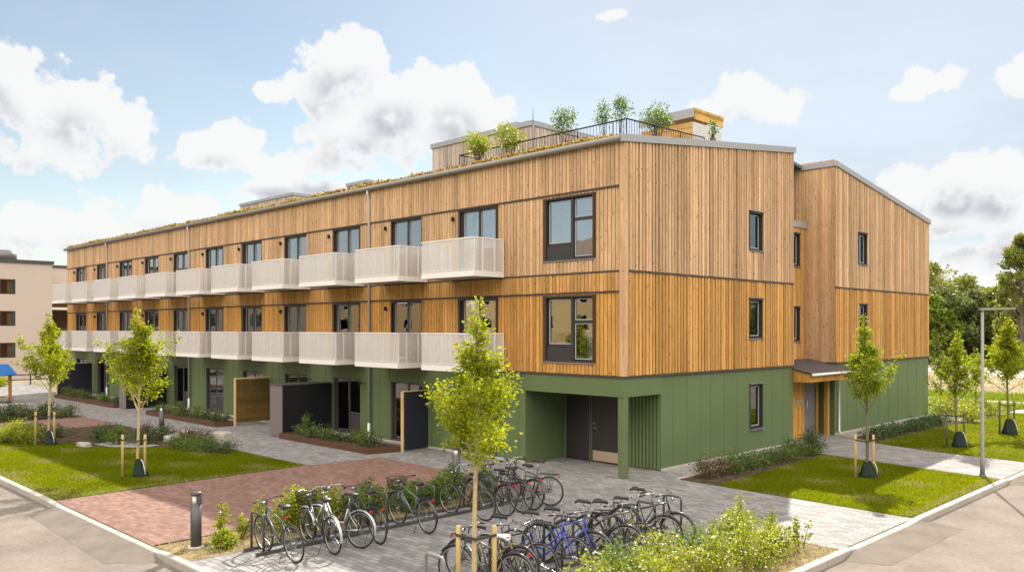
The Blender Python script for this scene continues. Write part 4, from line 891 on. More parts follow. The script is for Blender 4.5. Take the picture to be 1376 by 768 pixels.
# ------------------------------------------------------------------ young trees
def young_tree(loc, Ht, cb, cr, seed, label, m='leaf_tree', nleaf=9, leaf=.075, trunk_r=.045, bark='bark_pale', group='young staked trees', dens=1., lean=0):
    t = thing('young_tree', loc, label, 'tree', group); rg = np.random.default_rng(seed); r_ = random.Random(seed)
    tr = MB(); L_ = []; ax = []
    for i in range(9):
        k = i/8; ax.append(Vector((lean*k + .03*math.sin(k*5+seed), .03*math.cos(k*4+seed), Ht*.97*k)))
    tr.tube(ax, [trunk_r*(1-.88*(i/8)) + .004 for i in range(9)], 8); tr.build('trunk', M[bark], t)
    def axp(z): k = max(0, min(.999, z/(Ht*.97)))*8; i = int(k); return ax[i].lerp(ax[min(i+1, 8)], k-i)
    br = MB(); pts = []
    def tuft(p, r, k):
        k = int(k*dens)
        if k > 0: pts.append(np.array(p) + rg.normal(size=(k, 3))*np.array([r, r, r*.8]))
    nl = int(19 * dens**.3); ga = seed
    for i in range(nl):
        k = (i+.2)/nl; z = cb + (Ht*.90-cb)*k**1.45; ga += 2.4 + r_.uniform(-.45, .45)
        ln = cr*(1.62*(1-k)**1.25 + .13)*r_.uniform(.5, 1.18)*(.62 if i % 4 == 3 else 1)
        el = R_(r_.uniform(30, 58) + 20*k); b = axp(z); d = Vector((math.cos(ga)*math.cos(el), math.sin(ga)*math.cos(el), math.sin(el)))
        p = [b]; ns = 7
        for j in range(1, ns+1):
            d = (d + Vector((r_.uniform(-.14, .14), r_.uniform(-.14, .14), r_.uniform(-.06, .16)))).normalized(); p.append(p[-1] + d*ln/ns)
        br.tube(p, [max(.003, trunk_r*.36*(1-k*.6)*(1-j/(ns+1))) for j in range(ns+1)], 5, cap=False)
        for j in range(1, ns+1):
            if j/ns < .3 and k < .6: continue
            tuft(p[j], .045+.035*r_.random(), nleaf*(.5 + 1.0*j/ns))
            if j > 1 and ln > .25:
                for s_ in range(r_.choice((1, 2, 2, 3))):
                    q = (d*.7 + Vector((r_.uniform(-1, 1), r_.uniform(-1, 1), r_.uniform(-.25, .8)))).normalized(); sl_ = cr*r_.uniform(.12, .33)*(1.1-.6*k); e = p[j] + q*sl_
                    br.tube([p[j], e], [.004, .002], 4, cap=False); tuft(e, .045+.035*r_.random(), nleaf*1.3); tuft(p[j].lerp(e, .55), .035, nleaf*.7)
    for j in range(13): tuft(axp(Ht*(.56 + .034*j)) + Vector((r_.uniform(-.04, .04), r_.uniform(-.04, .04), 0)), .075*(1.2-j*.07), nleaf*1.5)
    br.build('branches', M[bark], t); P = np.concatenate(pts); foliage('crown', P, leaf, m, t, seed, up=.8, var=.45); return t
def support(loc, rz, label, h=1.17, w=.27, m='wood_post', bag=False):
    t = thing('tree_support', loc, label, 'tree stake', 'stakes holding young trees', rz)
    for s_ in (-1, 1): q = MB(); q.lathe([(.036, 0), (.036, h-.02), (.028, h), (.001, h+.004)], (s_*w, 0, 0), 10); q.build('stake', M[m], t)
    q = MB(); z = h-.16
    for s_ in (-1, 1):
        a, b = Vector((s_*(w+.038), -.045, z+.03)), Vector((0, -.03, z-.03)); q.hexa([(a.x, a.y, a.z-.02), (b.x, b.y-.05, b.z-.02), (b.x, b.y-.04, b.z-.02), (a.x, a.y+.01, a.z-.02)], [(a.x, a.y, a.z+.02), (b.x, b.y-.05, b.z+.02), (b.x, b.y-.04, b.z+.02), (a.x, a.y+.01, a.z+.02)])
    q.ring((0, 0, z-.03), (0, 0, 1), .06, .012, 14, 5); q.build('strap', M['strap'], t); return t
def bag(loc, label, h=.5, r=.17, rz=0, m='bag'):
    t = thing('watering_bag', loc, label, 'watering bag', 'watering bags at tree feet', rz); q = MB(); n_ = 18; V = []; fs = []; rows = 9; r_ = random.Random(int(loc[0]*10))
    for i in range(rows):
        k = i/(rows-1); rad = r*(1.0 - .55*k**1.6) * (1.1 if i in (1, 2) else 1)
        for j in range(n_): a = 2*math.pi*j/n_; rj = rad*(1 + .10*math.sin(5*a+k*4) + r_.uniform(-.04, .04)); V.append((rj*math.cos(a)*1.1 - .04*k, rj*math.sin(a)*.9, h*k + (.02*math.sin(3*a) if i == rows-1 else 0)))
    for i in range(rows-1):
        for j in range(n_): fs.append((i*n_+j, i*n_+(j+1) % n_, (i+1)*n_+(j+1) % n_, (i+1)*n_+j))
    q.add(V, fs, True); q.build('body', M[m], t)
    q = MB(); q.tube([(r*.95, -.1, .08), (r*.9, -.11, .25), (r*.62, -.1, .42), (r*.3, -.09, h)], .013, 5); q.build('zip_flap', M['bag_white'], t); return t

CR = R_(45)
young_tree((4.79, -9.85, -.0), 4.66, 1.82, .98, 41, 'large yellow-green young tree in the foreground between the two bicycle rows', nleaf=17, leaf=.056, trunk_r=.042, dens=1.2)
support((4.79, -9.85, 0), CR, 'pair of wooden stakes with a dark strap at the bottom edge of the picture')
young_tree((-9.72, -9.24, 0), 4.75, 1.75, 1.15, 17, 'young yellow-green tree standing on the left lawn before the brick path', nleaf=17, leaf=.068)
support((-9.72, -9.35, 0), CR, 'pair of wooden stakes on the left lawn round the tree nearest the brick path', w=.31)
bag((-9.62, -9.2, 0), 'green watering bag at the foot of the left lawn tree nearest the brick path', rz=CR)
young_tree((-18.46, -8.96, 0), 4.75, 1.75, 1.15, 29, 'young yellow-green tree at the far left end of the lawn beside yellow bushes', nleaf=17, leaf=.075)
support((-18.46, -9.1, 0), CR, 'pair of wooden stakes beside the yellow bushes at the far end of the left lawn', w=.33)
bag((-18.3, -8.95, 0), 'green and white watering bag under the tree beside the yellow bushes', rz=CR)
young_tree((4.54, 5.02, 0), 4.6, 1.7, 1.0, 63, 'young tree on the right lawn in front of the timber entrance', m='leaf_tree2', nleaf=16, leaf=.064, bark='bark')
support((4.54, 4.9, 0), CR, 'pair of wooden stakes on the right lawn in front of the entrance', w=.25)
bag((4.62, 5.0, 0), 'dark blue-green watering bag at the foot of the tree before the entrance', h=.42, r=.2, rz=CR)
young_tree((4.38, 13.09, 0), 4.1, 1.5, .75, 71, 'thin-crowned young tree between the lamp post and the building end', m='leaf_tree2', nleaf=10, leaf=.085, bark='bark', dens=.75)
support((4.38, 13.0, 0), CR, 'dark stakes round the young tree between lamp post and building end', w=.3, m='bark', h=1.25)
bag((4.5, 13.05, 0), 'dark watering bag under the young tree left of the lamp post', h=.55, r=.2, rz=CR)
young_tree((4.64, 18.25, 0), 4.6, 1.6, 1.05, 83, 'bright young tree right of the lamp post at the right edge', m='leaf_tree', nleaf=14, leaf=.09, bark='bark')
support((4.64, 18.15, 0), CR, 'dark stakes round the young tree at the right edge of the picture', w=.28, m='bark', h=1.3)
bag((4.74, 18.2, 0), 'dark watering bag under the tree at the right edge', h=.6, r=.24, rz=CR)
young_tree((-1.6, 30.2, 0), 2.9, 1.2, .6, 91, 'small dark sapling by the gravel path just right of the building end', m='leaf_far', nleaf=7, leaf=.1, bark='bark', dens=.7)
young_tree((1.0, 27.0, 0), 3.2, 1.0, .6, 95, 'small sapling behind the thin-crowned tree near the gravel path', m='leaf_tree2', nleaf=7, leaf=.1, bark='bark', dens=.6)
young_tree((-33.9, -14.0 + 4.2, 0), 4.4, 1.3, .75, 97, 'thin sparse sapling far left in front of the beige building', m='leaf_tree2', nleaf=6, leaf=.09, bark='bark_pale', dens=.45)

# ------------------------------------------------------------------ shrubs on the ground
rp = random.Random(33)
for i, (x, y, r, h) in enumerate([(6.5, -7.6, .55, .75), (5.9, -6.7, .5, .7), (6.6, -6.3, .55, .75), (5.9, -5.5, .48, .7), (6.65, -5.2, .52, .8), (6.0, -4.6, .42, .75), (6.6, -4.2, .38, .6), (5.75, -7.7, .5, .7), (6.1, -8.6, .6, .7), (6.3, -9.6, .55, .7), (5.8, -3.95, .28, .95)]):
    lab = ['cream-flowered bush at the bottom edge, on the kerb side of the front bed', 'bright yellow bush close to the front wheels near the middle of the front bed', 'broad flowering bush in the middle of the front bed, kerb side',
           'bright green bush without flowers on the rack side of the front bed', 'large yellow-green bush nearest the right kerb of the front bed', 'tall yellowish bush beside the bare far end of the front bed', 'small flowering bush next to the thin loose shrub',
           'green bush without flowers under the front wheels at the bottom edge', 'wide cream-flowered bush cut by the bottom edge of the picture', 'nearest flowering bush below the bottom edge', 'narrow tall yellow bush beside the slender twig shrub'][i]
    shrub((x, y, 0), r, h, ('leaf_yellow', 'leaf_yellow', 'leaf_yellow', 'leaf_bright')[i % 4], lab, 'shrubs in the front bed', n=1700, size=.05, flowers='flower' if i % 4 != 3 else None, nstem=16)
shrub((6.75, -3.45, 0), .25, .62, 'leaf_tree2', 'thin loose shrub alone on the bare soil at the end of the front bed', 'shrubs in the front bed', n=260, size=.06, spiky=True, nstem=5)
shrub((6.2, -3.5, 0), .18, .85, 'leaf_lime', 'slender upright twig shrub at the back corner of the front bed', 'shrubs in the front bed', n=220, size=.06, spiky=True, nstem=4)
# strip behind the left bicycles
k = 0
for (y, x, h, sp) in [(-11.0, -.95, .3, 0), (-10.75, -1.45, .75, 1), (-10.45, -1.35, .5, 1), (-10.0, -1.5, .95, 1), (-9.5, -1.2, .95, 0), (-9.1, -1.0, .9, 0), (-8.6, -1.2, .85, 0), (-8.0, -1.0, .75, 0), (-7.4, -1.3, .8, 0), (-6.8, -1.0, .8, 0), (-6.2, -1.2, .85, 0), (-5.6, -1.0, .8, 0), (-5.0, -1.3, .9, 0), (-4.5, -.9, .9, 0)]:
    lab = 'slender twiggy yellow-green plant beside the bollard nearest the road' if sp else ('bright yellow-green bush behind the leftmost bicycles' if y < -8 else 'green bush behind the shaded left bicycle row')
    lab = (('low bright green tuft beside the bollard near the road', 'tall slender yellow-green plant right of the bollard', 'short slender plant between the bollard and the leftmost bicycle', 'tall slender plant just left of the leftmost bicycle')[k] if k < 4 else lab + ', ' + ORD[k-4] + ' from the road end')
    shrub((x, y, 0), .16 if sp else (.2 if k == 0 else .36), h, 'leaf_yellow' if y < -8.2 else 'leaf_bright', lab, 'shrubs in the strip behind the left bicycles', n=320 if sp else 1700, size=.06, spiky=bool(sp), nstem=4 if sp else 12); k += 1  # yellower leaves where the strip gets sun: sunlight put into the leaf colour
# bed along the gable
for i in range(13):
    y = 1.7 + i*.56; lab = ('dark green shrub along the gable wall at the paving end', 'olive green shrub in the middle of the bed under the gable', 'leafy green shrub near the entrance end of the gable bed')[min(2, i//5)] + ', ' + ORD[i] + ' from the corner'
    shrub((1.5 + rp.uniform(-.12, .2), y, 0), rp.uniform(.32, .5), rp.uniform(.35, .6) + (.25 if i in (2, 12) else 0), ('leaf_shrub', 'leaf_dark', 'leaf_bright')[i % 3] if i > 1 else 'leaf_red', lab, 'shrubs along the gable wall', n=700, size=.055, nstem=12)
shrub((1.5, 7.9, 0), .35, 1.0, 'leaf_shrub', 'taller loose bush beside the entrance path', 'shrubs along the gable wall', n=700, size=.06, nstem=10)
for i in range(16):
    shrub((1.45 + rp.uniform(-.2, .2), 13.2 + i*.56, 0), .48, .34, 'leaf_shrub', 'low dark green shrub, ' + ORD[i] + ' from the entrance in the row beside the gravel', 'low shrubs past the entrance', n=600, size=.06, nstem=12)
for i, (x, y) in enumerate([(.5, 24.3), (1.4, 25.0), (.2, 25.6), (1.8, 23.9), (1.0, 26.3), (-.4, 26.5), (2.0, 25.8), (2.3, 21.9), (-.8, 27.8), (.6, 27.6)]):
    shrub((x, y, 0), .6, .75, 'leaf_yellow', 'yellow-green shrub past the far corner of the building, ' + ORD[i] + ' of the patch', 'yellow shrubs past the building end', n=800, size=.085, nstem=12)
# left beds
for i, (x, y, r, h, m) in enumerate([(-19.9, -9.6, .55, .85, 'leaf_yellow'), (-20.6, -9.3, .55, .7, 'leaf_yellow'), (-21.2, -10.0, .5, .5, 'leaf_yellow'), (-20.2, -10.1, .4, .45, 'leaf_yellow'), (-19.3, -9.3, .4, .7, 'leaf_yellow')]):
    shrub((x, y, 0), r, h, m, ('tall feathery yellow bush', 'middle feathery yellow bush', 'low yellow bush at the picture edge', 'low front yellow bush', 'yellow bush touching the stakes')[i] + ' at the far end of the left lawn', 'yellow bushes at the end of the left lawn', n=1100, size=.07, nstem=16)
for i, (x, y, r, h, m, lab) in enumerate([
    (-17.7, -7.6, .4, .6, 'leaf_shrub', 'grassy green tuft behind the far lawn tree'), (-16.9, -7.2, .45, .65, 'leaf_bright', 'green leafy clump in the middle of the left garden bed'), (-16.1, -6.6, .35, .5, 'leaf_shrub', 'small green clump beside the gravel of the left bed'),
    (-18.6, -6.9, .4, .6, 'leaf_shrub', 'green clump by the second brick path'), (-13.2, -5.9, .65, .42, 'leaf_bright', 'low dark green mound behind the stakes of the near lawn tree'), (-12.3, -5.55, .6, .38, 'leaf_shrub', 'low olive mound at the right end of the left garden bed'),
    (-14.1, -5.9, .6, .5, 'leaf_bright', 'green mound left of the near lawn tree trunk'), (-15.3, -5.4, .5, .55, 'leaf_red', 'reddish brown bush at the grey path'), (-14.3, -5.3, .5, .55, 'leaf_red', 'russet bush beside the boulder by the grey path'), (-16.8, -5.6, .5, .6, 'leaf_shrub', 'dull green bush behind the flat stones'),
    (-18.5, -5.6, .4, .45, 'leaf_red', 'brownish low bush near the second brick path'), (-20.5, -8.2, .45, .5, 'leaf_shrub', 'dark green bush behind the yellow bushes'), (-21.8, -8.6, .45, .45, 'leaf_shrub', 'dark bush at the edge of the second brick path')]):
    shrub((x, y, 0), r, h, m, lab, 'bushes in the left garden bed', n=1000, size=.06, nstem=16)
for i in range(11):
    y = -11.2 + i*.58; shrub((-28.2 - (i % 2)*.8, y, 0), .5, rp.uniform(.5, 1.0), ('leaf_shrub', 'leaf_dark', 'leaf_shrub')[i % 3], 'dark green bush, ' + ORD[i] + ' from the road in the bed beyond the second brick path', 'bushes beyond the second brick path', n=700, size=.08, nstem=12)
for i, (x, y) in enumerate([(-52, -3.5), (-53.5, -2), (-51, -6), (-55, -5), (-54, -8), (-56.5, -2.8)]): shrub((x, y, 0), 1.0, .6, 'leaf_yellow', 'sunlit yellow-green bush at the foot of the beige building, ' + ORD[i] + ' of six', 'bushes before the beige building', n=900, size=.12, nstem=14)

# boulders and flat stones
def rock(loc, sx, sy, sz, seed, label, group='stones in the left garden', name='boulder', cat='stone'):
    import bmesh
    bm = bmesh.new(); bmesh.ops.create_icosphere(bm, subdivisions=3, radius=1); r_ = random.Random(seed); ph = [r_.uniform(0, 6) for _ in range(6)]
    for v in bm.verts:
        c = v.co; d = 1 + .12*math.sin(3*c.x+ph[0])*math.cos(2.5*c.y+ph[1]) + .07*math.sin(6*c.z+ph[2]+4*c.x) + r_.uniform(-.02, .02)
        v.co = Vector((max(-.82, min(.82, c.x*d))*sx, max(-.82, min(.82, c.y*d))*sy, max(-.6, min(.62, c.z*d))*sz))
    me = bpy.data.meshes.new(name); bm.to_mesh(me); bm.free(); me.materials.append(M['stone']); o = link(me, name); o.location = loc; return tag(o, label, cat, group)
rock((-13.9, -4.75, .2), .5, .3, .45, 3, 'grey boulder behind the low mounds at the grey path'); rock((-16.2, -5.0, .25), .42, .3, .2, 5, 'flat pale stone left of the near lawn tree'); rock((-15.9, -5.6, .12), .5, .35, .2, 8, 'low flat stone in front of the pale one')
rock((-17.1, -8.25, .06), .45, .2, .12, 9, 'small grey stone at the lawn edge left of the mulch', name='stone_slab')
for i, (x, y) in enumerate([(-30.6, -9.6), (-31.2, -8.2), (-31.8, -6.9), (-33.0, -10.2)]):
    t = thing('garden_bench', (x, y, 0), ('nearest stone-topped bench by the left picture edge', 'second stone-topped bench among the dark bushes', 'third stone-topped bench near the far lawn tree', 'back stone-topped bench in front of the playhouse')[i], 'bench', 'benches beyond the second brick path', R_(70))
    q = MB(); q.rbox(-.9, .9, -.22, .22, .38, .46, .01); q.build('seat', M['concrete'], t)
    for s_ in (-1, 1): q = MB(); q.box(s_*.7-.08, s_*.7+.08, -.18, .18, 0, .379); q.build('leg', M['stone'], t)
g = MB(); g.sheet(wob([(-18.4, -7.8), (-16.4, -7.7), (-15.4, -6.9), (-15.5, -6.3), (-17.3, -6.6)], .08, .4, 9), .008); struct(g, 'gravel_bed', M['gravel'])

# playhouse with blue roof at the left edge
t = thing('playhouse', (-38.6, -6.6, 0), 'small wooden play shelter with a bright blue roof at the left edge', 'playhouse', None, R_(40))
for sx in (-1, 1):
    for sy in (-1, 1): q = MB(); q.box(sx*1.0-.06, sx*1.0+.06, sy*1.0-.06, sy*1.0+.06, 0, 1.55); q.build('post', M['wood_entry'], t)
q = MB(); q.hexa([(-1.25, -1.25, 1.55), (1.25, -1.25, 1.55), (1.25, 1.25, 1.55), (-1.25, 1.25, 1.55)], [(-.75, -1.2, 2.12), (.75, -1.2, 2.12), (.75, 1.2, 2.12), (-.75, 1.2, 2.12)]); q.build('roof', M['blue'], t)
q = MB(); q.box(-.9, .9, -.9, .9, .3, .36); q.build('floor', M['wood_entry'], t)

# ------------------------------------------------------------------ neighbouring building
t = thing('neighbour_building', (-60.58, 3.35, 0), 'beige plastered three-storey building at the left edge behind the young trees', 'building')
q = MB(); yy = -40; wins = []
ops = [(y, y+2.1, z, z+1.18) for y in (-4.75, -10, -15.3, -20.6, -26) for z in (1.8, 4.3, 6.8)]
for a, b, u, v in wall_rects(-34, 0, 0, 9.3, ops): q.box(-.3, 0, a, b, u, v)
q.box(-12, -.3, -.3, 0, 0, 9.3); q.box(-12, 0, -34.3, -34, 0, 9.3); q.build('wall', M['render_b'], t)
q = MB(); q.box(-12.2, .12, -34.4, .12, 9.301, 9.55); q.build('roof', M['anthr'], t)
for (a, b, u, v) in ops:
    f = MB(); quad_frame(f, 'y', 0, a, b, u, v, .07, 0, .15); bx(f, 'y', 0, (a+b)/2-.05, (a+b)/2+.05, .02, .14, u+.05, v-.05); w = f.build('window', M['frame'], t)
    f = MB(); bx(f, 'y', 0, a+.05, b-.05, .08, .09, u+.05, v-.05); f.build('pane', M['glass'], w); f = MB(); bx(f, 'y', 0, a, b, .9, .95, u, v); f.build('room', M['room'], w); f = MB(); bx(f, 'y', 0, a+.1, a+.75, .3, .32, u, v); bx(f, 'y', 0, b-.5, b-.1, .3, .32, u, v); f.build('curtain', M['curtain'], w)
q = MB(); q.lathe([(.75, 0), (.75, .75), (.68, .75), (.68, .8)], (-1.6, -2.9, 9.55), 20); q.build('chimney', M['shed_grey'], t)
q = MB(); q.box(-7, -3.6, .01, 14, 6.9, 9.3); q.box(-7, -6.6, .01, 14, 0, 6.9); q.build('rear_wing', M['render_b'], t); q = MB(); q.box(-7, -3.5, .01, 14, 9.301, 9.5); q.build('rear_roof', M['anthr'], t)
for z in (2.9, 5.7): q = MB(); q.box(-6.5, -3.5, .1, 14, z, z+.2); q.build('balcony_slab', M['balc'], t); q = MB(); q.box(-3.6, -3.55, .1, 14, z+.2, z+1.2); q.build('balcony_glass', M['glass_up'], t)
q = MB(); q.box(-6.55, -6.5, .1, 14, .1, 6.8); q.build('recess_wall', M['render_brown'], t)
t = thing('low_fence', (-54.0, -14, 0), 'low dark rail fence in front of the beige building', 'fence', None, R_(90))
for i in range(9): q = MB(); q.box(i*2-.04, i*2+.04, -.04, .04, 0, .8); q.build('post', M['anthr'], t)
q = MB(); q.box(0, 16, -.03, .03, .7, .78); q.box(0, 16, -.025, .025, .35, .42); q.build('rail', M['anthr'], t)

# the houses across the road, seen mirrored in the windows
t = thing('opposite_building', (-25, -50, 0), 'long ochre apartment building across the road, mirrored in the windows of the timber facade', 'building')
q = MB(); ops = [(-x-1.9, -x, z, z+1.5) for x in range(3, 96, 5) for z in (1.0, 3.9, 6.8, 9.3)]
for a, b, u, v in wall_rects(-98, 0, 0, 11.4, ops): q.box(a, b, -.3, 0, u, v)
q.box(-98, 0, -10, -9.7, 0, 11.4); q.box(-.3, 0, -9.69, -.31, 0, 11.4); q.build('wall', M['ochre'], t)
q = MB(); q.hexa([(-98.5, -10.4, 11.41), (.5, -10.4, 11.41), (.5, .5, 11.41), (-98.5, .5, 11.41)], [(-98.5, -5.2, 14.2), (.5, -5.2, 14.2), (.5, -4.8, 14.2), (-98.5, -4.8, 14.2)]); q.build('roof', M['roof_brown'], t)
for a, b, u, v in ops:
    q = MB(); quad_frame(q, 'y', 0, 0, 1, 0, 1, .01, 0, .01); q = MB()
    for (x0, x1, z0, z1) in ((a, a+.08, u, v), (b-.08, b, u, v), (a+.081, b-.081, u, u+.08), (a+.081, b-.081, v-.08, v)): q.box(x0, x1, -.12, -.04, z0, z1)
    q.build('window', M['balc'], t)
q = MB(); q.box(-97, -1, -1.2, -1.1, .5, 11); q.build('room', M['room'], t)
# ------------------------------------------------------------------ lamp post and bollards
t = thing('lamp_post', (6.82, 7.29, 0), 'slim galvanised lamp post with a flat arm at the right kerb', 'lamp post', None, 0)
q = MB(); q.lathe([(.062, 0), (.062, .5), (.048, .55), (.038, 4.6)], (0, 0, 0), 14); q.build('pole', M['lamp_grey'], t)
q = MB(); q.lathe([(.12, 0), (.12, .02), (.08, .03), (.08, .08)], (0, 0, .0), 14); q.build('base_ring', M['anthr'], t)
q = MB(); a = Vector((.70, .70, 0)); s_ = Vector((-.7, .7, 0))*.06
p0 = Vector((-.06, -.06, 4.6)); p1 = a*.9 + Vector((0, 0, 4.63))
q.hexa([p0-s_, p1-s_, p1+s_, p0+s_], [p0-s_+Vector((0, 0, .06)), p1-s_+Vector((0, 0, .045)), p1+s_+Vector((0, 0, .045)), p0+s_+Vector((0, 0, .06))]); q.build('lamp_head', M['lamp_grey'], t)
def bollard(loc, label, rz=0):
    t = thing('bollard_light', loc, label, 'bollard', 'bollard lights by the bicycle strip', rz)
    q = MB(); q.lathe([(.10, 0), (.10, .80)], (0, 0, .02), 20); q.lathe([(.10, 0), (.10, .045), (.09, .06), (0.001, .06)], (0, 0, .98), 20); q.box(-.095, .095, .0, .095, .82, .98); q.build('body', M['anthr'], t)
    q = MB(); q.lathe([(.065, 0), (.065, .158)], (0, 0, .821), 16); q.build('lamp', M['lampglass'], t)
    q = MB(); q.lathe([(.16, 0), (.16, .015), (.13, .03), (.1, .03)], (0, 0, 0), 20); q.build('foot', M['concrete'], t)
bollard((-1.31, -11.38, 0), 'dark cylindrical bollard light at the kerb end of the planting strip, nearest the road', R_(-20))
bollard((-2.35, -4.0, 0), 'dark bollard light in shade at the far end of the left bicycle row', 0)
bollard((-19.2, -4.7, 0), 'distant dark bollard light by the stones left of the lawn tree', 0)

# ------------------------------------------------------------------ bicycle racks
def hoop(loc, label, rz=0, h=.71, w=.42, g_='rack hoops'):
    q = MB(); r = .06; pts = [(0, 0, 0), (0, 0, h-r), (r*.3, 0, h-r*.3), (r, 0, h), (w-r, 0, h), (w-r*.3, 0, h-r*.3), (w, 0, h-r), (w, 0, 0)]; q.tube(pts, .024, 10); return q
def rack(x, y0, y1, ys_, label, far):
    t = thing('bicycle_rack', (x, y0, 0), label, 'bicycle rack', 'bicycle racks')
    q = MB(); q.box(-.03, .03, 0, y1-y0, .005, .06); q.box(far-.03, far+.03, 0, y1-y0, .005, .06); q.build('floor_rail', M['anthr'], t)
    for y in ys_:
        h_ = MB(); w = abs(far); s_ = 1 if far > 0 else -1; r = .06; h = .71
        pts = [(0, 0, .06), (0, 0, h-r), (s_*r*.3, 0, h-r*.3), (s_*r, 0, h), (s_*(w-r), 0, h), (s_*(w-r*.3), 0, h-r*.3), (s_*w, 0, h-r), (s_*w, 0, .06)]
        h_.v = []; h_.tube([(a, y-y0, c) for a, _, c in pts], .023, 8); h_.build('hoop', M['anthr'], t)
rack(.08, -10.9, -3.6, [-10.75, -9.4, -8.0, -6.75, -5.5, -4.3], 'long low rack with hoops holding the left bicycle row', -.45)
rack(4.50, -9.6, -3.9, [-8.9, -7.6, -6.3, -4.9, -4.0], 'long low rack with hoops holding the right bicycle row', -.42)
t = thing('bicycle_hoop', (4.11, -10.26, 0), 'single bare steel hoop stand at the bottom edge left of the stakes', 'bicycle stand')
hoop(None, None).build('hoop', M['gutter'], t)

# ------------------------------------------------------------------ bicycles
WR = .345
def wheel_meshes():
    ty = MB(); ty.ring((0, 0, 0), (0, 1, 0), WR-.016, .017, 40, 8)
    ri = MB(); ri.ring((0, 0, 0), (0, 1, 0), WR-.040, .010, 40, 6); ri.tube([(0, -.045, 0), (0, .045, 0)], .018, 10)
    sp = MB()
    for i in range(24):
        a = 2*math.pi*i/24; s_ = .03 if i % 2 else -.03; sp.tube([(.018*math.cos(a+.8), s_, .018*math.sin(a+.8)), ((WR-.045)*math.cos(a), 0, (WR-.045)*math.sin(a))], .0016, 3, cap=False)
    return ty.mesh('tyre'), ri.mesh('wheel'), sp.mesh('spokes')
TY, RI, SP = wheel_meshes()
for m_, k in ((TY, 'rubber'), (RI, 'rim'), (SP, 'chrome')): m_.materials.append(M[k])
RIB = RI.copy(); RIB.materials[0] = M['rim_black']
def bicycle(loc, rz, label, col, group, style='diamond', basket=False, rack_=True, seat_h=.98, tilt=3, fender='black', bars='flat', steer=0, kind=None, guard=None, seat='saddle', rimm=None):
    t = thing('bicycle', loc, label, 'bicycle', group); t.rotation_euler = (R_(tilt), 0, rz)
    C = M[col]; A = (-.525, 0, WR); Fr = (.535, 0, WR); BBt = (-.07, 0, .285); ST = (-.21, 0, .70); HT = (.33, 0, .90); HB = (.375, 0, .73)
    f = MB()
    f.tube([BBt, ST], .015, 8); f.tube([HT, HB], .019, 8)
    if style == 'diamond': f.tube([(-.20, 0, .68), (.335, 0, .86)], .014, 8); f.tube([BBt, HB], .018, 8)
    elif style == 'step': f.tube([(.35, 0, .82), (.2, 0, .58), (-.02, 0, .42), (-.12, 0, .44)], .016, 8); f.tube([BBt, (.05, 0, .34), (.25, 0, .52), HB], .019, 8)
    else: f.tube([(-.17, 0, .56), (.335, 0, .86)], .014, 8); f.tube([BBt, HB], .018, 8)
    for s_ in (-1, 1):
        f.tube([(A[0], s_*.06, A[2]), (BBt[0]-.04, s_*.03, BBt[2])], .009, 6); f.tube([(A[0], s_*.06, A[2]), (ST[0], s_*.018, ST[2]-.04)], .008, 6)
    f.tube([(BBt[0], -.05, BBt[2]), (BBt[0], .05, BBt[2])], .024, 10)
    fo = f.build('frame', C, t)
    fk = MB(); fk.tube([HB, (.385, 0, .70)], .017, 8); fk.tube([(.385, -.05, .70), (.385, .05, .70)], .014, 6)
    for s_ in (-1, 1): fk.tube([(.385, s_*.05, .70), (.46, s_*.055, .52), (Fr[0], s_*.055, Fr[2])], [.012, .011, .008], 6)
    fk.build('fork', C, t)
    for c, nm in ((A, 0), (Fr, 1)):
        w = link(RI if (rimm is None) else RIB, 'wheel', t); w.location = c; w.rotation_euler = (0, rnd.uniform(0, 1), 0)
        link(TY, 'tyre', w); link(SP, 'spokes', w)
    h = MB(); h.tube([HT, (.305, 0, 1.0)], .013, 8)
    if bars == 'flat': h.tube([(.22, -.29, 1.02), (.28, -.2, 1.03), (.32, 0, 1.0), (.28, .2, 1.03), (.22, .29, 1.02)], .011, 8)
    elif bars == 'swept': h.tube([(.10, -.27, 1.04), (.24, -.27, 1.09), (.35, -.14, 1.08), (.33, 0, 1.02), (.35, .14, 1.08), (.24, .27, 1.09), (.10, .27, 1.04)], .011, 8)
    else: h.tube([(.36, -.2, .92), (.44, -.21, .94), (.46, -.2, 1.0), (.34, -.19, 1.01), (.31, 0, 1.0), (.34, .19, 1.01), (.46, .2, 1.0), (.44, .21, .94), (.36, .2, .92)], .011, 8)
    hb = h.build('handlebar', M['chrome'] if bars == 'swept' else M['bblack'], t)
    g_ = MB()
    for s_ in (-1, 1):
        if bars == 'flat': g_.tube([(.22, s_*.295, 1.02), (.255, s_*.235, 1.027)], .017, 8)
        elif bars == 'swept': g_.tube([(.09, s_*.27, 1.04), (.20, s_*.27, 1.078)], .017, 8)
        else: g_.tube([(.36, s_*.2, .92), (.44, s_*.21, .94)], .016, 8)
        g_.tube([(.30, s_*.2, 1.03), (.34, s_*.22, 1.0), (.30, s_*.26, .97)], .006, 5)
    g_.build('grips', M['rubber'], hb)
    q = MB(); q.tube([ST, (-.245, 0, seat_h-.05)], .012, 8); q.build('seat_post', M['chrome'], t)
    q = MB(); V = []; fs = []; prof = [(-.14, .075, .0), (-.11, .085, .025), (-.05, .075, .03), (.0, .045, .022), (.06, .025, .018), (.13, .020, .012), (.145, .01, .0)]
    for (x, w, z) in prof:
        V += [(x, -w, z-.03), (x, -w, z+.012), (x, 0, z+.022), (x, w, z+.012), (x, w, z-.03)]
    for i in range(len(prof)-1):
        for j in range(5): fs.append((i*5+j, i*5+(j+1) % 5, (i+1)*5+(j+1) % 5, (i+1)*5+j))
    fs += [(0, 1, 2, 3, 4), tuple(len(prof)*5-5+j for j in (4, 3, 2, 1, 0))]
    q.add([(x-.25, y, z+seat_h-.02) for x, y, z in V], fs, True); q.build('saddle', M[seat], t)
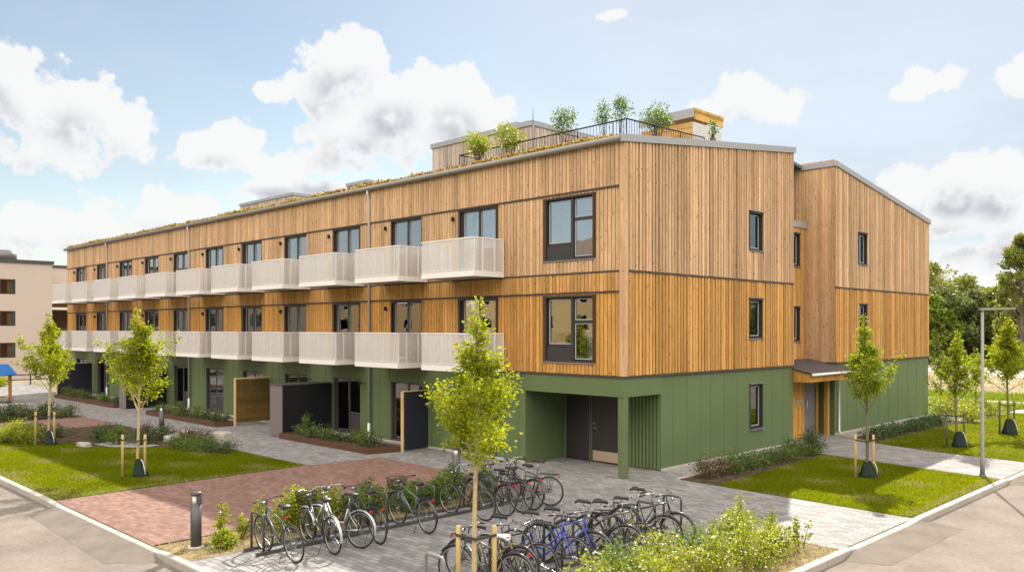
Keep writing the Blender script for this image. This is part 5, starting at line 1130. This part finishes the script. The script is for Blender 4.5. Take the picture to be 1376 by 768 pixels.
    q = MB(); q.ring((BBt[0], -.06, BBt[2]), (0, 1, 0), .085, .006, 24, 5); q.ring((BBt[0], -.06, BBt[2]), (0, 1, 0), .05, .008, 18, 5)
    a = rnd.uniform(0, 6.2)
    for s_ in (-1, 1): e = (BBt[0]+s_*.165*math.cos(a), s_*-.07, BBt[2]+s_*.165*math.sin(a)); q.tube([(BBt[0], s_*-.07, BBt[2]), e], .008, 6); q.box(e[0]-.045, e[0]+.045, e[1]-s_*.0, e[1]-s_*.09, e[2]-.012, e[2]+.012)
    q.tube([(BBt[0], -.06, BBt[2]+.085), (A[0], -.06, A[2]+.04)], .005, 4); q.tube([(BBt[0], -.06, BBt[2]-.085), (A[0], -.06, A[2]-.04)], .005, 4); q.ring((A[0], -.055, A[2]), (0, 1, 0), .04, .006, 16, 5)
    q.build('crank', M['anthr'], t)
    if guard: q = MB(); q.hexa([(BBt[0]+.1, -.075, BBt[2]-.03), (A[0]-.03, -.075, A[2]-.0), (A[0]-.03, -.07, A[2]-.0), (BBt[0]+.1, -.07, BBt[2]-.03)], [(BBt[0]+.1, -.075, BBt[2]+.09), (A[0]-.03, -.075, A[2]+.055), (A[0]-.03, -.07, A[2]+.055), (BBt[0]+.1, -.07, BBt[2]+.09)]); q.build('chain_guard', M[guard], t)
    if fender:
        for c, a0, a1 in ((A, R_(-10), R_(165)), (Fr, R_(15), R_(150))):
            q = MB(); n_ = 16; V = []; fs = []
            for i in range(n_+1):
                aa = a0 + (a1-a0)*i/n_
                if c is Fr: aa = R_(180)-aa + R_(5)
                aa = R_(180)-aa if c is A else aa
                for dy, dr in ((-.026, -.012), (-.014, .006), (.014, .006), (.026, -.012)): V.append((c[0]+(WR+.018+dr)*math.cos(aa), dy, c[2]+(WR+.018+dr)*math.sin(aa)))
            for i in range(n_):
                for j in range(3): fs.append((i*4+j, i*4+j+1, (i+1)*4+j+1, (i+1)*4+j))
            q.add(V, fs, True); q.build('mudguard', M[fender], t)
    if rack_:
        q = MB()
        for s_ in (-1, 1): q.tube([(-.26, s_*.05, .735), (-.74, s_*.06, .74)], .005, 5); q.tube([(A[0], s_*.065, A[2]), (-.62, s_*.06, .74)], .005, 5); q.tube([(A[0], s_*.065, A[2]), (-.45, s_*.06, .738)], .005, 5)
        for x in (-.3, -.42, -.54, -.66, -.74): q.tube([(x, -.055, .737), (x, .055, .737)], .004, 4)
        q.tube([(-.28, 0, .74), (-.74, 0, .745)], .005, 4); q.build('luggage_rack', M['black'], t)
    q = MB(); xb = -.76 if rack_ else -.36; zb = .70 if rack_ else .78; q.rbox(xb-.012, xb+.012, -.028, .028, zb-.018, zb+.018, .005); q.build('tail_light', M['red'], t)
    q = MB(); q.lathe([(.02, 0), (.032, .03), (.032, .05)], (0, 0, 0), 12); q.v = [(.40+z, x, .93+y) for x, y, z in q.v]; q.build('headlight', M['chrome'], t)
    if kind == 'reflector': q = MB(); q.rbox(.60, .64, -.006, .006, .40, .46, .003); q.build('wheel_reflector', M['orange'], t)
    if basket:
        q = MB(); x0, x1, w, z0, z1 = .37, .64, .17, .78, 1.0
        for z in (z0, z0+.07, z0+.14, z1):
            k_ = .8 + .2*(z-z0)/(z1-z0); pts = [(x0, -w*k_, z), (x1*(.92+.08*k_), -w*k_, z), (x1*(.92+.08*k_), w*k_, z), (x0, w*k_, z)]; q.tube(pts, .004, 4, closed=True)
        for i in range(15):
            y = -w + 2*w*i/14; q.tube([(x1*.985, y*.8, z0), (x1, y, z1)], .0022, 3, cap=False); q.tube([(x0, y*.8, z0), (x0, y, z1)], .0022, 3, cap=False); q.tube([(x0, y*.8, z0), (x1*.985, y*.8, z0)], .0022, 3, cap=False)
            x = x0 + (x1-x0)*i/14
            for s_ in (-1, 1): q.tube([(x, s_*w*.8, z0), (x, s_*w, z1)], .0022, 3, cap=False)
        q.build('basket', M['black'], t)
    q = MB(); q.tube([(-.28, .05, .30), (-.36, .22, .02)], .007, 5); q.build('kickstand', M['anthr'], t)
    return t
G1, G2 = 'bicycles in the left rack', 'bicycles in the right rack'
PI = math.pi
# left row: front wheels in the rack, pointing at -x
row1 = [(-10.62, 180, dict(col='bgreen', label='dark green-grey bicycle with red tail light, leftmost in the left row', style='diamond', fender=None, tilt=-5, rack_=False)),
        (-9.78, 174, dict(col='bblack', label='black bicycle with wire front basket and silver mudguards, second from the left', style='step', basket=True, fender='silver', bars='swept', tilt=-3)),
        (-9.4, 196, dict(col='silver', label='silver-white bicycle with chrome handlebar beside the basket bicycle', style='step', fender='silver', bars='swept', tilt=4, seat='saddle')),
        (-8.75, 172, dict(col='bblack', label='small black bicycle with red tail light right of the silver one', style='mixte', fender='bblack', tilt=-4, guard='bblack')),
        (-7.6, 176, dict(col='bgrey', label='dark bicycle with front basket in the middle of the left row, alone in its gap', style='diamond', basket=True, fender='bblack', tilt=-4)),
        (-6.1, 183, dict(col='bblack', label='black bicycle with pale curved handlebar just left of the foreground tree trunk', style='mixte', fender=None, rack_=False, tilt=-3, bars='swept')),
        (-5.45, 178, dict(col='bblack', label='black bicycle just right of the foreground tree trunk', style='diamond', fender='bblack', tilt=3)),
        (-5.0, 186, dict(col='bgrey', label='dark bicycle with orange wheel reflector near the far end of the left row', style='diamond', fender='bblack', kind='reflector', tilt=-4)),
        (-4.55, 176, dict(col='bblack', label='black bicycle crowded third from the far end of the left row', style='step', fender='bblack', tilt=4, bars='swept')),
        (-4.15, 200, dict(col='bblack', label='black bicycle with raised saddle, last and rightmost of the left row', style='diamond', fender=None, seat_h=1.04, tilt=-3))]
for y, a, kw in row1:
    bicycle((.42, y, .0), R_(a), group=G1, **kw)
row2 = [(4.66, -5.25, 14, dict(col='bblack', label='black bicycle with orange wheel reflector at the far end of the right row', style='diamond', kind='reflector', fender='bblack', tilt=2, seat_h=1.06)),
        (4.72, -5.85, 34, dict(col='bblack', label='black bicycle with pale trim second from the far end of the right row', style='step', fender='rubber', tilt=-5, bars='swept')),
        (4.62, -6.3, 12, dict(col='byellow', label='yellowish dark bicycle half hidden in the middle of the right row', style='diamond', fender=None, tilt=4)),
        (4.62, -6.85, 22, dict(col='bblack', label='black bicycle with big rear mudguard in the middle of the right row', style='mixte', fender='bblack', tilt=-4, seat_h=1.04)),
        (4.48, -7.45, 14, dict(col='bblue', label='bright blue framed bicycle in the right row', style='diamond', fender='bblack', tilt=3, seat_h=1.0)),
        (4.46, -8.05, 18, dict(col='bblue', label='second blue bicycle with a low frame, left of the bright blue one', style='step', fender=None, rack_=False, tilt=-5, bars='flat', seat_h=1.0)),
        (4.36, -8.6, 10, dict(col='bblack', label='black bicycle with thin wheels third from the near end of the right row', style='diamond', fender=None, rack_=False, tilt=4, bars='drop', seat_h=1.03)),
        (4.30, -9.1, 16, dict(col='byellow', label='ochre-grey bicycle just right of the wooden stakes', style='mixte', fender='bblack', tilt=-3, seat_h=.92)),
        (4.55, -9.45, 196, dict(col='bgrey', label='bicycle with white saddle behind the wooden stakes, nearest the viewer', style='diamond', fender='bblack', tilt=3, seat='bwhite', seat_h=.93))]
for x, y, a, kw in row2: bicycle((x, y, .0), R_(a), group=G2, **kw)

# ------------------------------------------------------------------ roof plants
def roof_shrub(x, y, r, rz, zc, m, label, n=1500, ncl=16, leaf=.07):
    z = roofz(y); SEED[0] += 1; rg = np.random.default_rng(SEED[0]); r_ = random.Random(SEED[0])
    t = thing('roof_shrub', (x, y, z), label, 'shrub', 'shrubs on the roof terrace'); st = MB(); pts = []; c0 = Vector((0, 0, zc-z))
    for i in range(ncl):
        a = i*2.4; w = math.sqrt(r_.random()); ph = r_.uniform(-1, 1); c = c0 + Vector((r*w*math.cos(a)*math.sqrt(max(.05, 1-ph*ph*.7)), r*w*math.sin(a)*math.sqrt(max(.05, 1-ph*ph*.7)), rz*ph*.8))
        st.tube([(.03*math.cos(a), .03*math.sin(a), .2), (c.x*.4, c.y*.4, c.z*.55), c], [.012, .008, .003], 4, cap=False)
        k = n//ncl; pts.append(np.array(c) + rg.normal(size=(k, 3))*np.array([r, r, rz])*.23)
    foliage('foliage', np.concatenate(pts), leaf, m, t, SEED[0], up=-.3); st.build('stems', M['stem'], t)
    q = MB(); q.lathe([(r*.55, 0), (r*.65, .32), (r*.6, .32), (r*.58, .28)], (0, 0, 0), 16); q.build('pot', M['anthr'], t); return t
def rs_at(px, py, d):
    u = (px-688)/FPX; return CAM[0] + d*(F[0]+u*RT[0]), CAM[1] + d*(F[1]+u*RT[1]), H + (441-py)/FPX*d
for (px, py, d, r, rz, m, n, ncl, lab) in [(643, 193, 29.2, .40, .36, 'leaf_yellow', 1500, 22, 'round bright green bush nearest the left end of the roof railing'), (683, 184, 29.0, .42, .38, 'leaf_yellow', 1500, 22, 'second round bright green bush from the left end of the roof railing'),
    (757, 164, 28.8, .45, .40, 'leaf_bright', 1000, 16, 'taller airy bush on the roof right of the mast'), (811, 152, 28.5, .27, .32, 'leaf_bright', 480, 11, 'left one of the two tall bushes at the railing corner'), (834, 148, 28.3, .32, .42, 'leaf_bright', 620, 12, 'taller right one of the two bushes at the railing corner'),
    (883, 158, 28.2, .45, .40, 'leaf_bright', 1300, 18, 'bush on the roof just left of the yellow wooden hut'), (958, 174, 27.6, .15, .30, 'leaf_bright', 220, 8, 'thin small plant before the pale hut wall on the roof')]:
    x, y, zc = rs_at(px, py, d); roof_shrub(x, y, r, rz, zc, m, lab, n, ncl)

# ------------------------------------------------------------------ background trees
def big_tree(loc, h, cr, seed, m, label, nclump=70, per=70, leaf=.3, base=.2, name='background_tree', group='trees beyond the field', topheavy=False):
    t = thing(name, loc, label, 'tree', group); rg = np.random.default_rng(seed); r_ = random.Random(seed)
    tr = MB(); tr.tube([(0, 0, 0), (.1, .1, h*.3), (.0, .2, h*.6), (.1, 0, h*.92)], [h*.022, h*.018, h*.01, .03], 8); tr.build('trunk', M['bark'], t)
    br = MB(); pts = []
    for i in range(nclump):
        k = r_.random()**.8; z = h*(base + (1-base)*k); rr_ = cr*math.sin(math.pi*min(.97, (.18+.8*k)))**.7 * (.55+.45*r_.random()) * (1.1 if r_.random() < .3 else 1)
        a = r_.uniform(0, 2*PI); c = Vector((rr_*math.cos(a), rr_*math.sin(a), z)); b0 = Vector((0, .1, max(h*.15, z - rr_*.8))); br.tube([b0, b0.lerp(c, .5) + Vector((0, 0, .2)), c], [h*.006, h*.004, .015], 4, cap=False)
        s_ = cr*r_.uniform(.14, .30); g_ = rg.normal(size=(per, 3)); g_ /= np.linalg.norm(g_, axis=1)[:, None]; g_ *= (rg.uniform(.35, 1, per)**.5)[:, None]*s_*np.array([1, 1, .75]); pts.append(g_ + np.array(c))
    br.build('limbs', M['bark'], t); foliage('crown', np.concatenate(pts), leaf, m, t, seed, up=.5, var=.5, aspect=.7)
def at(px, d): u = (px-688)/FPX; return (CAM[0] + d*(F[0]+u*RT[0]), CAM[1] + d*(F[1]+u*RT[1]), 0)
bg = [(1228, 108, 12.5, 4.5, 'leaf_far', 'tall background tree half behind the building end'), (1262, 112, 12.3, 5.0, 'leaf_far', 'rounded tree rising highest beside the building end'), (1292, 106, 10.4, 4.2, 'leaf_far', 'mid-height tree right of the rounded one in the tree line'), (1272, 97, 8.6, 4.4, 'leaf_dark', 'broad pale-leaved bush tree before the tree line'),
      (1246, 95, 7.6, 3.6, 'leaf_lime', 'yellow-green tree at the foot of the building end'), (1306, 98, 8.2, 3.6, 'leaf_dark', 'dark tree left behind the lamp post'), (1326, 112, 9.3, 3.8, 'leaf_dark', 'distant dark tree seen just above the lamp arm'), (1336, 100, 8.4, 3.4, 'leaf_lime', 'lime green tree right of the lamp arm'),
      (1352, 96, 9.2, 3.5, 'leaf_far', 'green tree under the tall birch'), (1376, 98, 10.0, 4.0, 'leaf_dark', 'dark tree at the right picture edge'), (1400, 100, 11, 4.5, 'leaf_dark', 'tree beyond the right picture edge'), (1440, 105, 11, 4.5, 'leaf_far', 'second tree beyond the right picture edge')]
for i, (px, d, h, cr, m, lab) in enumerate(bg): big_tree(at(px, d), h, cr, 200+i, m, lab, nclump=80, per=75, leaf=.34, base=.06)
big_tree(at(1372, 82), 13.0, 2.6, 300, 'leaf_far', 'tall loose birch reaching highest at the right edge', nclump=90, per=170, leaf=.24, base=.12)
# shade trees far behind the long facade side and the far wood all round
rg = np.random.default_rng(9); pts = []
def wood(a0, a1, r0, r1, h, n_, k=170):
    for i in range(n_):
        a = rg.uniform(a0, a1); r = rg.uniform(r0, r1); c = np.array([r*math.cos(a), r*math.sin(a), 0]); hh = h*rg.uniform(.6, 1.1)
        g_ = rg.normal(size=(k, 3)); g_ /= np.linalg.norm(g_, axis=1)[:, None]; g_ *= (rg.uniform(.4, 1, k)**.5)[:, None]*np.array([hh*.5, hh*.5, hh*.52]); pts.append(g_ + c + np.array([0, 0, hh*.5]))
wood(R_(262), R_(330), 110, 130, 9, 50); wood(R_(100), R_(190), 170, 210, 10, 60); wood(R_(60), R_(100), 150, 175, 12, 60)
P = np.concatenate(pts); P[:, 2] = np.abs(P[:, 2]); w0 = len(P); wood(R_(195), R_(250), 105, 130, 11, 60, 700); P = np.concatenate(pts); P[:, 2] = np.abs(P[:, 2]); me = leaf_mesh('distant_wood', P, np.where(np.arange(len(P)) < w0, 1.3, .38)[:, None][:, 0], rg, aspect=.8); me.materials.append(M['leaf_dark']); tag(link(me, 'distant_wood'), 'far-off wood round the horizon', 'wood', kind='stuff')
# meadow tufts near the gravel path
pts = np.concatenate([sample_poly([(-6, 36), (7.2, 34.9), (7.2, 39), (-8, 40)], 90, rng), sample_poly([(-2, 28.8), (2.2, 27.8), (2.2, 32), (-3, 32)], 130, rng), sample_poly([(-14, 45), (7.2, 40), (7.2, 54), (-26, 66)], 2.5, rng)])
me = blades_mesh('meadow_grass', pts, .30, .05, rng, .6); me.materials.append(M['leaf_lime']); tag(link(me, 'meadow_grass'), 'long meadow grass beside the gravel path', 'grass', kind='stuff')
